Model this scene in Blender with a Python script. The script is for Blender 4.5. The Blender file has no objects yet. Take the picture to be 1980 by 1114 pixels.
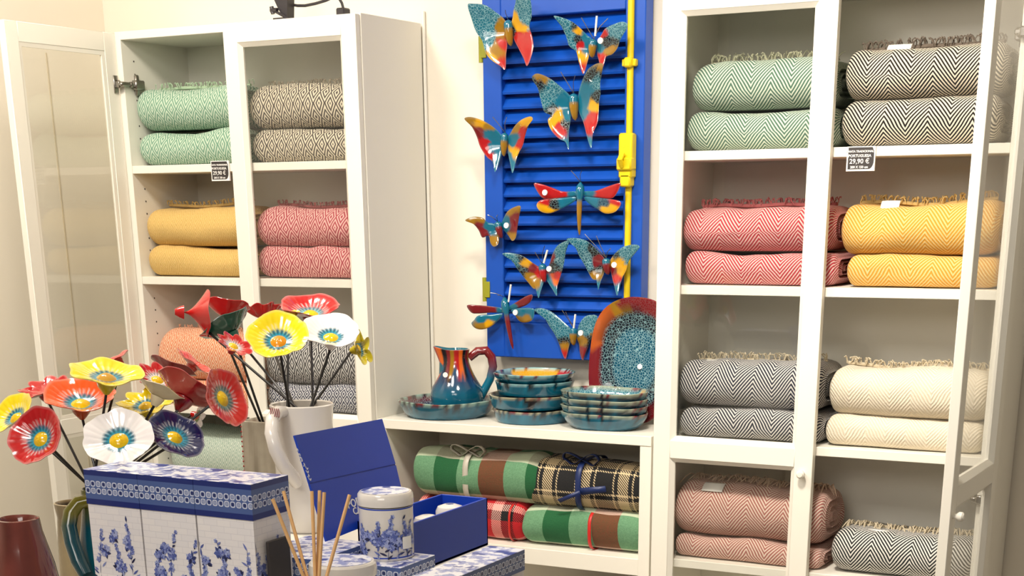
import bpy, bmesh, math, random
from mathutils import Vector, Matrix, noise

# ------------------------------------------------------------------ camera
SC = bpy.context.scene
COL = SC.collection
YAW, PITCH, ROLL, F, CX, CYP = -0.4983187, 0.3493306, 0.0109958, 2929.12, 990.0, 1458.46
W_PX, H_PX = 1980, 1114
CAM = Vector((0.0, -3.68, 1.589))
_cy, _sy, _cp, _sp = math.cos(YAW), math.sin(YAW), math.cos(PITCH), math.sin(PITCH)
FWD = Vector((_sy * _cp, _cy * _cp, -_sp))
_r = Vector((_cy, -_sy, 0)); _d = FWD.cross(_r)
RGT = math.cos(ROLL) * _r + math.sin(ROLL) * _d
DWN = -math.sin(ROLL) * _r + math.cos(ROLL) * _d
cd = bpy.data.cameras.new('camera'); cam = bpy.data.objects.new('camera', cd); COL.objects.link(cam)
cd.sensor_width = 36.0; cd.lens = F / W_PX * 36.0
cd.shift_y = (CYP - H_PX / 2) / W_PX
cd.shift_x = 0.0; cd.clip_start = 0.05; cd.clip_end = 60
M3 = Matrix((RGT, -DWN, -FWD)).transposed()
cam.matrix_world = Matrix.Translation(CAM) @ M3.to_4x4()
SC.camera = cam

# ------------------------------------------------------------------ light
SC.view_settings.view_transform = 'Standard'; SC.view_settings.look = 'None'
SC.view_settings.gamma = 1.0; SC.view_settings.use_curve_mapping = False
SC.view_settings.exposure = 0.0
wd = bpy.data.worlds.new('room_air'); SC.world = wd; wd.use_nodes = True
wd.node_tree.nodes['Background'].inputs[0].default_value = (1.0, 0.93, 0.83, 1)
wd.node_tree.nodes['Background'].inputs[1].default_value = 0.17
def area(name, loc, target, sx, sy, power, colr, spread=180):
    l = bpy.data.lights.new(name, 'AREA'); l.shape = 'RECTANGLE'; l.size = sx; l.size_y = sy
    l.energy = power; l.color = colr; l.spread = math.radians(spread)
    o = bpy.data.objects.new(name, l); COL.objects.link(o); o.location = loc
    o.rotation_euler = (Vector(target) - Vector(loc)).to_track_quat('-Z', 'Y').to_euler()
    return o
WARM = (1.0, 0.915, 0.80)
area('ceiling_light_left', (-2.6, -1.5, 2.74), (-2.65, -0.3, 1.4), 0.3, 0.3, 23, WARM)
area('ceiling_light_middle', (-2.05, -1.45, 2.74), (-1.9, -0.1, 1.2), 0.3, 0.3, 13, WARM)
area('ceiling_light_right', (-1.05, -1.5, 2.74), (-1.05, -0.2, 1.2), 0.3, 0.3, 16.5, WARM, 95)
area('ceiling_light_table', (-1.5, -2.9, 2.74), (-1.5, -1.7, 1.0), 0.6, 0.5, 26, (1.0, 0.95, 0.88))
area('room_fill_light', (-0.6, -4.6, 2.72), (-1.8, -0.3, 1.0), 1.6, 1.2, 42, (1.0, 0.94, 0.86))  # large soft fill added behind the camera, lifts the foreground and lower parts

# ------------------------------------------------------------------ pixel -> world helpers (used for measuring only)
def ray(x, y): return FWD + RGT * ((x - CX) / F) + DWN * ((y - CYP) / F)
def py(x, y, Y): v = ray(x, y); return CAM + v * ((Y - CAM.y) / v.y)
def pz(x, y, Z): v = ray(x, y); return CAM + v * ((Z - CAM.z) / v.z)
def pd(x, y, D): return CAM + ray(x, y) * D
def srgb(r, g=None, b=None):
    if g is None: r, g, b = r
    f = lambda c: (c / 255 / 12.92) if c / 255 <= 0.04045 else ((c / 255 + 0.055) / 1.055) ** 2.4
    return (f(r), f(g), f(b), 1.0)
def lerp(a, b, t): return a + (b - a) * t
def mixc(a, b, t): return tuple(a[i] + (b[i] - a[i]) * t for i in range(3)) + (1.0,)
def smooth(a, b, x):
    t = max(0.0, min(1.0, (x - a) / (b - a))); return t * t * (3 - 2 * t)

# ------------------------------------------------------------------ materials
class NT:
    def __init__(s, name):
        s.m = bpy.data.materials.new(name); s.m.use_nodes = True; s.t = s.m.node_tree
        s.b = s.t.nodes['Principled BSDF']
    def n(s, kind): return s.t.nodes.new(kind)
    def set(s, inp, v):
        if hasattr(v, 'is_linked') or isinstance(v, bpy.types.NodeSocket): s.t.links.new(v, inp)
        else: inp.default_value = v
    def math(s, op, a, b=0.0, c=0.0):
        n = s.n('ShaderNodeMath'); n.operation = op
        s.set(n.inputs[0], a); s.set(n.inputs[1], b)
        if op in ('MULTIPLY_ADD', 'SMOOTH_MIN', 'WRAP'): s.set(n.inputs[2], c)
        return n.outputs[0]
    def mix(s, fac, a, b):
        n = s.n('ShaderNodeMix'); n.data_type = 'RGBA'
        s.set(n.inputs[0], fac); s.set(n.inputs[6], a); s.set(n.inputs[7], b); return n.outputs[2]
    def noise(s, scale, detail=3.0, vec=None):
        n = s.n('ShaderNodeTexNoise'); n.inputs['Scale'].default_value = scale; n.inputs['Detail'].default_value = detail
        if vec is not None: s.t.links.new(vec, n.inputs['Vector'])
        return n.outputs['Fac']
    def uv(s):
        n = s.n('ShaderNodeUVMap'); x = s.n('ShaderNodeSeparateXYZ'); s.t.links.new(n.outputs[0], x.inputs[0])
        return x.outputs[0], x.outputs[1]
    def obj(s): return s.n('ShaderNodeTexCoord').outputs['Object']
    def smooth(s, x, lo, hi):
        n = s.n('ShaderNodeMapRange'); n.interpolation_type = 'SMOOTHSTEP'
        s.set(n.inputs[0], x); n.inputs[1].default_value = lo; n.inputs[2].default_value = hi; return n.outputs[0]
    def tri(s, x, p): return s.math('PINGPONG', x, p)
    def bump(s, h, strength=0.3, dist=0.002):
        n = s.n('ShaderNodeBump'); n.inputs['Strength'].default_value = strength; n.inputs['Distance'].default_value = dist
        s.t.links.new(h, n.inputs['Height']); s.t.links.new(n.outputs[0], s.b.inputs['Normal'])
    def base(s, c): s.set(s.b.inputs['Base Color'], c)
    def rough(s, r): s.set(s.b.inputs['Roughness'], r)

def plain(name, c, rough=0.5, var=0.06, scale=12.0, metal=0.0, coat=0.0, bump=0.0):
    m = NT(name); f = m.noise(scale, 4, m.obj())
    dark = tuple(x * (1 - var) for x in c[:3]) + (1,)
    m.base(m.mix(f, dark, c)); m.rough(rough); m.b.inputs['Metallic'].default_value = metal
    m.b.inputs['Coat Weight'].default_value = coat; m.b.inputs['Coat Roughness'].default_value = 0.08
    if bump: m.bump(m.noise(scale * 8, 3, m.obj()), bump, 0.001)
    return m.m

def cloth_herringbone(name, ca, cb, half=0.046, stripe=0.0100, soft=0.12, duty=0.5):
    m = NT(name); u, v = m.uv()
    wob = m.math('MULTIPLY', m.math('SUBTRACT', m.noise(14, 2, m.obj()), 0.5), 0.006)
    t = m.math('ADD', m.math('ADD', v, m.math('MULTIPLY', m.tri(u, half), 1.3)), wob)
    s = m.tri(m.math('DIVIDE', t, stripe), 0.5)                 # 0..0.5
    k = m.smooth(s, 0.5 * duty - soft * 0.5, 0.5 * duty + soft * 0.5)
    f = m.noise(420, 2, m.obj())
    col = m.mix(k, ca, cb)
    m.base(m.mix(m.math('MULTIPLY', f, 0.22), col, (0.0, 0.0, 0.0, 1)))
    m.rough(0.95); m.b.inputs['Sheen Weight'].default_value = 0.04
    m.bump(m.math('ADD', k, f), 0.5, 0.0025)
    return m.m

def cloth_diamond(name, ca, cb, pu=0.032, pv=0.060, n=2.1, soft=0.2, duty=0.5, contrast=1.0):
    m = NT(name); u, v = m.uv()
    wob = m.math('MULTIPLY', m.math('SUBTRACT', m.noise(16, 2, m.obj()), 0.5), 0.004)
    a = m.math('DIVIDE', m.tri(m.math('ADD', u, wob), pu / 2), pu / 2)
    b = m.math('DIVIDE', m.tri(m.math('ADD', v, wob), pv / 2), pv / 2)
    s = m.tri(m.math('MULTIPLY', m.math('ADD', a, b), n), 0.5)
    k = m.smooth(s, 0.5 * duty - soft * 0.5, 0.5 * duty + soft * 0.5)
    if contrast < 1: k = m.math('MULTIPLY', k, contrast)
    f = m.noise(420, 2, m.obj())
    m.base(m.mix(m.math('MULTIPLY', f, 0.22), m.mix(k, ca, cb), (0, 0, 0, 1)))
    m.rough(0.95); m.b.inputs['Sheen Weight'].default_value = 0.04
    m.bump(m.math('ADD', k, f), 0.5, 0.0025)
    return m.m

def cloth_plaid(name, bands_u, bands_v, pu, pv, twill=0.0):
    m = NT(name); u, v = m.uv()
    def ramp(x, p, bands):
        r = m.n('ShaderNodeValToRGB'); r.color_ramp.interpolation = 'CONSTANT'
        while len(r.color_ramp.elements) > 1: r.color_ramp.elements.remove(r.color_ramp.elements[0])
        pos = 0.0; tot = sum(w for w, c in bands)
        for i, (w, c) in enumerate(bands):
            e = r.color_ramp.elements[0] if i == 0 else r.color_ramp.elements.new(pos / tot)
            if i == 0: e.position = 0.0
            e.color = c; pos += w
        m.set(r.inputs[0], m.math('FRACT', m.math('ADD', m.math('DIVIDE', x, p), 0.5))); return r.outputs[0]
    cu, cv = ramp(u, pu, bands_u), ramp(v, pv, bands_v)
    f = m.noise(300, 2, m.obj())
    if twill:
        w = m.tri(m.math('DIVIDE', m.math('ADD', u, v), twill), 0.5)
        fac = m.smooth(w, 0.22, 0.28)
    else:
        fac = m.math('ADD', 0.32, m.math('MULTIPLY', f, 0.36))
    m.base(m.mix(m.math('MULTIPLY', f, 0.2), m.mix(fac, cu, cv), (0, 0, 0, 1)))
    m.rough(0.95); m.b.inputs['Sheen Weight'].default_value = 0.04; m.bump(f, 0.5, 0.002)
    return m.m

def glaze_mat(name, rough=0.12, cell=160.0):
    m = NT(name)
    a = m.n('ShaderNodeAttribute'); a.attribute_name = 'Col'
    k = m.n('ShaderNodeAttribute'); k.attribute_name = 'crk'
    v = m.n('ShaderNodeTexVoronoi'); v.feature = 'DISTANCE_TO_EDGE'; v.inputs['Scale'].default_value = cell
    m.t.links.new(m.obj(), v.inputs['Vector'])
    line = m.math('MULTIPLY', m.math('SUBTRACT', 1.0, m.smooth(v.outputs['Distance'], 0.02, 0.10)), k.outputs['Fac'])
    f = m.noise(45, 4, m.obj())
    c = m.mix(m.math('MULTIPLY', f, 0.35), a.outputs['Color'], m.mix(0.75, a.outputs['Color'], (0, 0, 0, 1)))
    m.base(m.mix(m.math('MULTIPLY', line, 0.62), c, srgb(164, 208, 212)))
    m.rough(rough); m.b.inputs['Coat Weight'].default_value = 0.5; m.b.inputs['Coat Roughness'].default_value = 0.05
    m.bump(m.math('ADD', line, m.math('MULTIPLY', f, 0.3)), 0.25, 0.0015)
    return m.m

def glass_mat():
    m = NT('clear_glass'); nt = m.t
    tr = m.n('ShaderNodeBsdfTransparent'); tr.inputs[0].default_value = (0.985, 0.99, 0.985, 1)
    gl = m.n('ShaderNodeBsdfGlossy'); gl.inputs['Roughness'].default_value = 0.02
    lw = m.n('ShaderNodeLayerWeight'); lw.inputs[0].default_value = 0.5
    sm = m.noise(7, 4, m.obj())
    fac = m.math('ADD', m.math('MULTIPLY', m.math('POWER', lw.outputs['Facing'], 4.0), 0.7), m.math('ADD', 0.035, m.math('MULTIPLY', m.smooth(sm, 0.45, 0.8), 0.02)))
    mx = m.n('ShaderNodeMixShader'); m.set(mx.inputs[0], fac)
    nt.links.new(tr.outputs[0], mx.inputs[1]); nt.links.new(gl.outputs[0], mx.inputs[2])
    nt.links.new(mx.outputs[0], nt.nodes['Material Output'].inputs[0]); return m.m

def tile_band_mat():
    m = NT('blue_tile_band'); u, v = m.uv()
    cell = 0.0115
    a = m.math('SUBTRACT', m.math('FRACT', m.math('DIVIDE', u, cell)), 0.5)
    b = m.math('SUBTRACT', m.math('FRACT', m.math('DIVIDE', v, cell)), 0.5)
    p4 = lambda x: m.math('POWER', m.math('ABSOLUTE', x), 3.0)
    r = m.math('POWER', m.math('ADD', p4(a), p4(b)), 0.3333)
    ring = m.math('MULTIPLY', m.smooth(r, 0.26, 0.31), m.math('SUBTRACT', 1.0, m.smooth(r, 0.40, 0.45)))
    par = m.math('MODULO', m.math('ADD', m.math('FLOOR', m.math('DIVIDE', u, cell)), m.math('FLOOR', m.math('DIVIDE', v, cell))), 2.0)
    inn = m.math('SUBTRACT', 1.0, m.smooth(r, 0.20, 0.26))
    # only the middle two rows carry rings: v in [0.5,1.5] cells around 0 offset handled by uv origin
    row = m.math('MULTIPLY', m.math('GREATER_THAN', v, 0.0), m.math('LESS_THAN', v, 2 * cell))
    base = m.mix(m.smooth(m.math('ABSOLUTE', m.math('SUBTRACT', v, cell)), 1.62 * cell, 1.68 * cell), srgb(72, 94, 150), srgb(26, 42, 112))
    c1 = m.mix(m.math('MULTIPLY', inn, row), base, m.mix(par, srgb(38, 50, 104), srgb(150, 160, 192)))
    c2 = m.mix(m.math('MULTIPLY', ring, row), c1, srgb(205, 210, 226))
    m.base(c2); m.rough(0.35); return m.m

def paper_tiles_mat():
    m = NT('white_tile_paper'); u, v = m.uv()
    br = m.n('ShaderNodeTexBrick'); cmb = m.n('ShaderNodeCombineXYZ'); m.set(cmb.inputs[0], u); m.set(cmb.inputs[1], v)
    m.t.links.new(cmb.outputs[0], br.inputs[0]); br.inputs['Scale'].default_value = 1.0
    br.inputs['Brick Width'].default_value = 0.026; br.inputs['Row Height'].default_value = 0.010; br.inputs['Mortar Size'].default_value = 0.0004
    br.inputs['Color1'].default_value = srgb(236, 232, 232); br.inputs['Color2'].default_value = srgb(230, 227, 230); br.inputs['Mortar'].default_value = srgb(216, 213, 218)
    m.base(br.outputs[0]); m.rough(0.4); return m.m

def marble_blue_mat():
    m = NT('blue_white_print'); f = m.noise(70, 5, m.obj()); g = m.noise(38, 3, m.obj())
    k = m.smooth(f, 0.46, 0.56); j = m.smooth(g, 0.55, 0.62)
    m.base(m.mix(j, m.mix(k, srgb(236, 236, 244), srgb(150, 158, 205)), srgb(58, 74, 150))); m.rough(0.3); return m.m

def attr_mat(name, rough=0.5):
    m = NT(name); a = m.n('ShaderNodeAttribute'); a.attribute_name = 'Col'
    f = m.noise(30, 3, m.obj())
    m.base(m.mix(m.math('MULTIPLY', f, 0.12), a.outputs['Color'], (0, 0, 0, 1))); m.rough(rough); return m.m

WHITE = plain('white_laminate', srgb(240, 236, 224), 0.38, 0.02, 6)
WALLM = plain('cream_paint', srgb(236, 229, 214), 0.85, 0.03, 4, bump=0.05)
FLOORM = plain('pale_floor', srgb(150, 135, 118), 0.5, 0.15, 5)
CEILM = plain('ceiling_paint', srgb(245, 242, 235), 0.9, 0.02, 4)
GLASS = glass_mat()
STEEL = plain('nickel_metal', srgb(170, 165, 158), 0.25, 0.15, 60, metal=1.0)
BLACKM = plain('black_plastic', srgb(46, 42, 46), 0.45, 0.1, 30)
WIREM = plain('black_stem_wire', srgb(20, 18, 20), 0.4, 0.1, 40)
BLUEP = plain('blue_shutter_paint', srgb(4, 78, 184), 0.42, 0.16, 16, bump=0.08)
YELP = plain('yellow_paint', srgb(236, 206, 12), 0.4, 0.18, 40, bump=0.06)
GLAZE = glaze_mat('crackle_glaze')
CERAM = attr_mat('flower_glaze', 0.14)
CERAM.node_tree.nodes['Principled BSDF'].inputs['Coat Weight'].default_value = 0.4
PRINT = attr_mat('printed_ink', 0.4)
STICK = plain('white_sticker_paper', srgb(244, 242, 236), 0.6, 0.03, 40)
BLUEBOX = plain('royal_blue_board', srgb(8, 60, 176), 0.45, 0.08, 20)
BLUEEDGE = plain('royal_blue_board_edge', srgb(92, 100, 150), 0.6, 0.1, 60)
REEDM = plain('rattan_reed', srgb(226, 178, 120), 0.6, 0.18, 60)
WCER = plain('white_ceramic', srgb(226, 220, 212), 0.15, 0.04, 10, coat=0.4)
BAND = tile_band_mat(); PAPER = paper_tiles_mat(); MARB = marble_blue_mat()
INKW = plain('white_ink', srgb(232, 230, 226), 0.6, 0.03, 30)
INKK = plain('charcoal_card', srgb(52, 47, 46), 0.6, 0.08, 40)

# ------------------------------------------------------------------ mesh builder
class MB:
    def __init__(s): s.v = []; s.f = []; s.c = {}; s.k = {}; s.uv = {}; s.flat = set()
    def vert(s, p, c=None, k=0.0, uv=None):
        i = len(s.v); s.v.append(Vector(p))
        if c is not None: s.c[i] = c
        if k: s.k[i] = k
        if uv is not None: s.uv[i] = uv
        return i
    def face(s, *ids): s.f.append(tuple(ids))
    def box(s, a, b, bev=0.0015, c=None):
        bm = bmesh.new(); a, b = Vector(a), Vector(b)
        bmesh.ops.create_cube(bm, size=1.0)
        for v in bm.verts: v.co = Vector([lerp(a[i], b[i], v.co[i] + 0.5) for i in range(3)])
        if bev: bmesh.ops.bevel(bm, geom=bm.edges[:], offset=bev, segments=1, affect='EDGES', clamp_overlap=True)
        s.bm(bm, c)
    def bm(s, bm, c=None):
        o = len(s.v); bm.verts.index_update()
        for v in bm.verts: s.vert(v.co, c)
        for f in bm.faces: s.f.append(tuple(o + v.index for v in f.verts))
        bm.free()
    def prism(s, pts_a, pts_b, c=None):
        n = len(pts_a); A = [s.vert(p, c) for p in pts_a]; B = [s.vert(p, c) for p in pts_b]
        s.f.append(tuple(reversed(A))); s.f.append(tuple(B))
        for i in range(n): s.face(A[i], A[(i + 1) % n], B[(i + 1) % n], B[i])
    def tube(s, pts, rad, seg=8, cap=True, col=None, cres=None):
        pts = [Vector(p) for p in pts]; n = len(pts); rings = []; up = Vector((0.13, 0.37, 0.92))
        prev = None
        for i, p in enumerate(pts):
            t = (pts[min(i + 1, n - 1)] - pts[max(i - 1, 0)]).normalized()
            if prev is None: x = t.cross(up).normalized()
            else: x = (prev - t * prev.dot(t)).normalized()
            prev = x; y = t.cross(x)
            r = rad[i] if isinstance(rad, (list, tuple)) else rad
            ring = []
            for j in range(seg):
                a = 2 * math.pi * j / seg
                cc = col(i / (n - 1), a) if callable(col) else col
                ring.append(s.vert(p + (x * math.cos(a) + y * math.sin(a)) * r, cc))
            rings.append(ring)
        for i in range(n - 1):
            for j in range(seg): s.face(rings[i][j], rings[i][(j + 1) % seg], rings[i + 1][(j + 1) % seg], rings[i + 1][j])
        if cap: s.f.append(tuple(reversed(rings[0]))); s.f.append(tuple(rings[-1]))
    def grid(s, rows, cols, fn, wrap=False):
        ids = [[None] * cols for _ in range(rows)]
        for i in range(rows):
            for j in range(cols): ids[i][j] = s.vert(*fn(i, j))
        for i in range(rows - 1):
            for j in range(cols if wrap else cols - 1):
                s.face(ids[i][j], ids[i][(j + 1) % cols], ids[i + 1][(j + 1) % cols], ids[i + 1][j])
        return ids
    def lathe(s, o, prof, seg=40, col=None, crk=None, shape=None):
        o = Vector(o)
        def fn(i, j):
            a = 2 * math.pi * j / seg; r, z = prof[i]
            if shape: r, z = shape(i, a, r, z)
            p = o + Vector((r * math.cos(a), r * math.sin(a), z))
            return (p, col(i, a, r, z) if callable(col) else col, crk(i, a) if crk else 0.0)
        ids = s.grid(len(prof), seg, fn, True)
        return ids
    def sphere(s, c, r, u=12, v=8, col=None, scale=(1, 1, 1), rot=None):
        c = Vector(c)
        def fn(i, j):
            th = math.pi * (i + 0.0001) / (v) if i < v else math.pi * 0.9999
            a = 2 * math.pi * j / u
            p = Vector((math.sin(th) * math.cos(a) * scale[0], math.sin(th) * math.sin(a) * scale[1], math.cos(th) * scale[2])) * r
            if rot: p = rot @ p
            return (c + p, col)
        s.grid(v + 1, u, fn, True)
    def build(s, name, mat, parent=None, label=None, smooth_=True, recalc=True):
        org = root_loc(parent) if parent else Vector((0, 0, 0))
        me = bpy.data.meshes.new(name)
        me.from_pydata([v - org for v in s.v], [], s.f)
        if recalc:
            bm = bmesh.new(); bm.from_mesh(me); bmesh.ops.recalc_face_normals(bm, faces=bm.faces[:]); bm.to_mesh(me); bm.free()
        if s.c:
            at = me.color_attributes.new('Col', 'FLOAT_COLOR', 'POINT')
            for i in range(len(s.v)): at.data[i].color = s.c.get(i, (0.5, 0.5, 0.5, 1))
            ak = me.attributes.new('crk', 'FLOAT', 'POINT')
            for i, k in s.k.items(): ak.data[i].value = k
        if s.uv:
            ul = me.uv_layers.new(name='UVMap')
            for l in me.loops: ul.data[l.index].uv = s.uv.get(l.vertex_index, (0, 0))
        if smooth_:
            for p in me.polygons: p.use_smooth = True
            if hasattr(me, 'set_sharp_from_angle'): me.set_sharp_from_angle(angle=math.radians(38))
        me.materials.append(mat)
        o = bpy.data.objects.new(name, me); COL.objects.link(o)
        if parent: o.parent = parent
        if label: o['label'] = label
        return o

def root_loc(o):
    p = Vector((0, 0, 0))
    while o is not None: p += o.location; o = o.parent
    return p
def thing(name, label, cat, loc=(0, 0, 0), group=None):
    o = bpy.data.objects.new(name, None); COL.objects.link(o); o.location = loc; o.empty_display_size = 0.05
    return tag(o, label, cat, group)
def tag(o, label, cat, group=None):
    o['label'] = label; o['category'] = cat
    if group: o['group'] = group
    return o
def struct(o): o['kind'] = 'structure'; return o

# ------------------------------------------------------------------ the setting
def slab(name, a, b, mat):
    m = MB(); m.box(a, b, 0); return struct(m.build(name, mat, smooth_=False))
slab('floor', (-4.2, -5.6, -0.1), (1.6, 0.1, 0), FLOORM)
slab('wall_back', (-3.31, 0, 0), (1.6, 0.1, 2.8), WALLM)
slab('wall_left', (-3.41, -5.6, 0), (-3.31, 0.1, 2.8), WALLM)
slab('ceiling', (-3.41, -5.6, 2.8), (1.6, 0.1, 2.9), CEILM)

YF, YD = -0.29, -0.312      # carcass front, door front face
S_TOP = [1.6925, 1.4055, 1.058, 0.766, 0.42]   # shelf top heights
ZT = 2.023

def door(parent, hinge_x, width, side, opened, label=None):
    """framed glass door, built closed with its outer face at YD, then turned about its hinge"""
    th = 0.020; st = 0.043; zb, zt = 0.085, 2.02
    sgn = 1 if side == 'L' else -1                      # L: hinge at left edge
    m = MB()
    def loc(w, d, z): return Vector((hinge_x + sgn * w, YD + d, z))   # w from hinge, d depth from front
    def T(p):
        if not opened: return p
        dx, dy = p.x - hinge_x, p.y - (YD + th)
        a = -math.pi / 2 if side == 'L' else math.pi / 2
        a *= opened
        return Vector((hinge_x + dx * math.cos(a) - dy * math.sin(a), YD + th + dx * math.sin(a) + dy * math.cos(a), p.z))
    def tb(mb, a, b, bev=0.0012):
        n0 = len(mb.v); A, B = loc(*a), loc(*b)
        mb.box(Vector([min(A[i], B[i]) for i in range(3)]), Vector([max(A[i], B[i]) for i in range(3)]), bev)
        for i in range(n0, len(mb.v)): mb.v[i] = T(mb.v[i])
    zm0, zm1 = 1.013, 1.055
    tb(m, (0, 0, zb), (st, th, zt)); tb(m, (width - st, 0, zb), (width, th, zt))
    tb(m, (st, 0, zt - 0.046), (width - st, th, zt)); tb(m, (st, 0, zm0), (width - st, th, zm1)); tb(m, (st, 0, zb), (width - st, th, zb + 0.05))
    lip = 0.010
    for z0, z1 in ((zm1, zt - 0.046), (zb + 0.05, zm0)):
        w0, w1 = st, width - st
        out = [(w0, z0), (w1, z0), (w1, z1), (w0, z1)]; inn = [(w0 + lip, z0 + lip), (w1 - lip, z0 + lip), (w1 - lip, z1 - lip), (w0 + lip, z1 - lip)]
        O0 = [m.vert(T(loc(w, 0.001, z))) for w, z in out]; I0 = [m.vert(T(loc(w, 0.011, z))) for w, z in inn]; O1 = [m.vert(T(loc(w, 0.019, z))) for w, z in out]
        I1 = [m.vert(T(loc(w, 0.017, z))) for w, z in inn]
        for i in range(4):
            j = (i + 1) % 4
            m.face(O0[i], O0[j], I0[j], I0[i]); m.face(I0[i], I0[j], I1[j], I1[i]); m.face(I1[i], I1[j], O1[j], O1[i])
    d = m.build('door', WHITE, parent, label)
    for z0, z1 in ((zm1, zt - 0.046), (zb + 0.05, zm0)):
        g = MB(); tb(g, (st - 0.002 + lip, 0.012, z0 + lip - 0.002), (width - st - lip + 0.002, 0.015, z1 - lip + 0.002), 0)
        g.build('glass_pane', GLASS, d, smooth_=False)
    k = MB(); base = loc(width - 0.022, 0, 1.003 if side == 'R' or True else 1.0)
    prof = [(0.0, 0.022), (0.006, 0.0215), (0.0095, 0.018), (0.0095, 0.012), (0.006, 0.007), (0.005, 0.0), (0.0, 0.0)]
    n = 16
    def fn(i, j):
        a = 2 * math.pi * j / n; r, h = prof[i]
        return (T(loc(width - 0.022, -h, 1.000) + Vector((r * math.cos(a), 0, r * math.sin(a)))),)
    k.grid(len(prof), n, fn, True); k.build('knob', WHITE, d)
    for hz in (1.895, 0.97, 0.3):
        h = MB()
        n0 = len(h.v)
        tb(h, (0.006, th, hz - 0.022), (0.022, th + 0.004, hz + 0.022), 0.001)
        tb(h, (0.010, th, hz - 0.010), (0.018, th + 0.018, hz + 0.010), 0.003)
        if opened:
            # plate and arm on the inside of the side panel
            px_ = hinge_x + sgn * 0.018
            for (y0, y1, w, hh) in ((0.012, 0.03, 0.012, 0.007), (0.026, 0.062, 0.018, 0.012), (0.036, 0.05, 0.010, 0.026)):
                xa, xb = sorted((px_, px_ + sgn * w)); h.box((xa, YF + y0, hz - hh), (xb, YF + y1, hz + hh), 0.003)
            xa, xb = sorted((px_ - sgn * 0.004, px_ + sgn * 0.010)); h.box((xa, YF - 0.022, hz - 0.006), (xb, YF + 0.03, hz + 0.006), 0.003)
        h.build('hinge', STEEL, d)
    return d

def bookcase(label, x0, x1, t, doors):
    r = thing('bookcase', label, 'bookcase', ((x0 + x1) / 2, YF / 2, 0))
    ins = 0.012
    for a, b in ((x0, x0 + t), (x1 - t, x1)):
        m = MB(); m.box((a, YF, 0.0005), (b, -ins, ZT), 0.001); m.build('side_panel', WHITE, r, smooth_=False)
    m = MB(); m.box((x0 + t, YF, ZT - 0.020), (x1 - t, -ins, ZT), 0.001); m.build('top_panel', WHITE, r, smooth_=False)
    m = MB(); m.box((x0 + t, -ins - 0.008, 0.02), (x1 - t, -ins - 0.003, ZT - 0.02), 0); m.build('back_panel', WHITE, r, smooth_=False)
    for z in S_TOP + [0.09]:
        m = MB(); m.box((x0 + t, YF + 0.002, z - 0.020), (x1 - t, -ins - 0.008, z), 0.001); m.build('shelf', WHITE, r, smooth_=False)
    m = MB(); m.box((x0 + t, YF + 0.01, 0.0005), (x1 - t, YF + 0.025, 0.07), 0.001); m.build('plinth', WHITE, r, smooth_=False)
    # rows of shelf-pin holes inside the left panel
    m = MB()
    for col_y in (YF + 0.045,):
        for k in range(48):
            z = 0.45 + k * 0.032
            if min(abs(z - s + 0.01) for s in S_TOP) < 0.02: continue
            n = 8; c = m.vert((x0 + t + 0.0006, col_y, z)); ring = [m.vert((x0 + t + 0.0006, col_y + 0.0024 * math.cos(a * math.pi / 4), z + 0.0024 * math.sin(a * math.pi / 4))) for a in range(n)]
            for a in range(n): m.face(c, ring[a], ring[(a + 1) % n])
    m.build('pin_hole_row', INKK, r, smooth_=False)
    for d in doors: door(r, *d)
    return r
LX0, LX1 = -3.018, -2.238
bookcase('tall white bookcase at left, narrow inside view, with mint, yellow and diamond-weave blankets', LX0, LX1, 0.0185,
         [(LX0 + 0.002, 0.39, 'L', 1.0), (LX1 - 0.002, 0.402, 'R', 0.0)])
RX0, RX1 = -1.441, -0.661
bookcase('tall white bookcase at right, full of herringbone throws, right door swung open', RX0, RX1, 0.0185,
         [(RX0 + 0.001, 0.393, 'L', 0.0), (RX1, 0.395, 'R', 0.99)])
# low bookcase between them
mx0, mx1 = LX1 + 0.001, RX0 - 0.013
r = thing('low_bookcase', 'low white open bookcase in the middle, pottery on its top', 'bookcase', ((mx0 + mx1) / 2, YF / 2, 0))
for a, b in ((mx0, mx0 + 0.026), (mx1 - 0.030, mx1)):
    m = MB(); m.box((a, YF, 0.0005), (b, -0.012, 1.036), 0.001); m.build('side_panel', WHITE, r, smooth_=False)
m = MB(); m.box((mx0, YF - 0.002, 1.034), (mx1, -0.012, 1.058), 0.0012); m.build('top_panel', WHITE, r, smooth_=False)
m = MB(); m.box((mx0 + 0.026, -0.02, 0.02), (mx1 - 0.03, -0.014, 1.034), 0); m.build('back_panel', WHITE, r, smooth_=False)
for z, tt in ((0.755, 0.042), (0.40, 0.02), (0.09, 0.02)):
    m = MB(); m.box((mx0 + 0.026, YF + 0.002, z - tt), (mx1 - 0.030, -0.02, z), 0.001); m.build('shelf', WHITE, r, smooth_=False)

v_ = ray(120, 400); k_ = (-3.309 - CAM.x) / v_.x; ty = CAM.y + v_.y * k_
slab('trim_1', (-3.31, ty - 0.0015, 0), (-3.307, ty + 0.0015, 1.99), plain('grey_joint_strip', srgb(206, 194, 170), 0.8))
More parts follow.
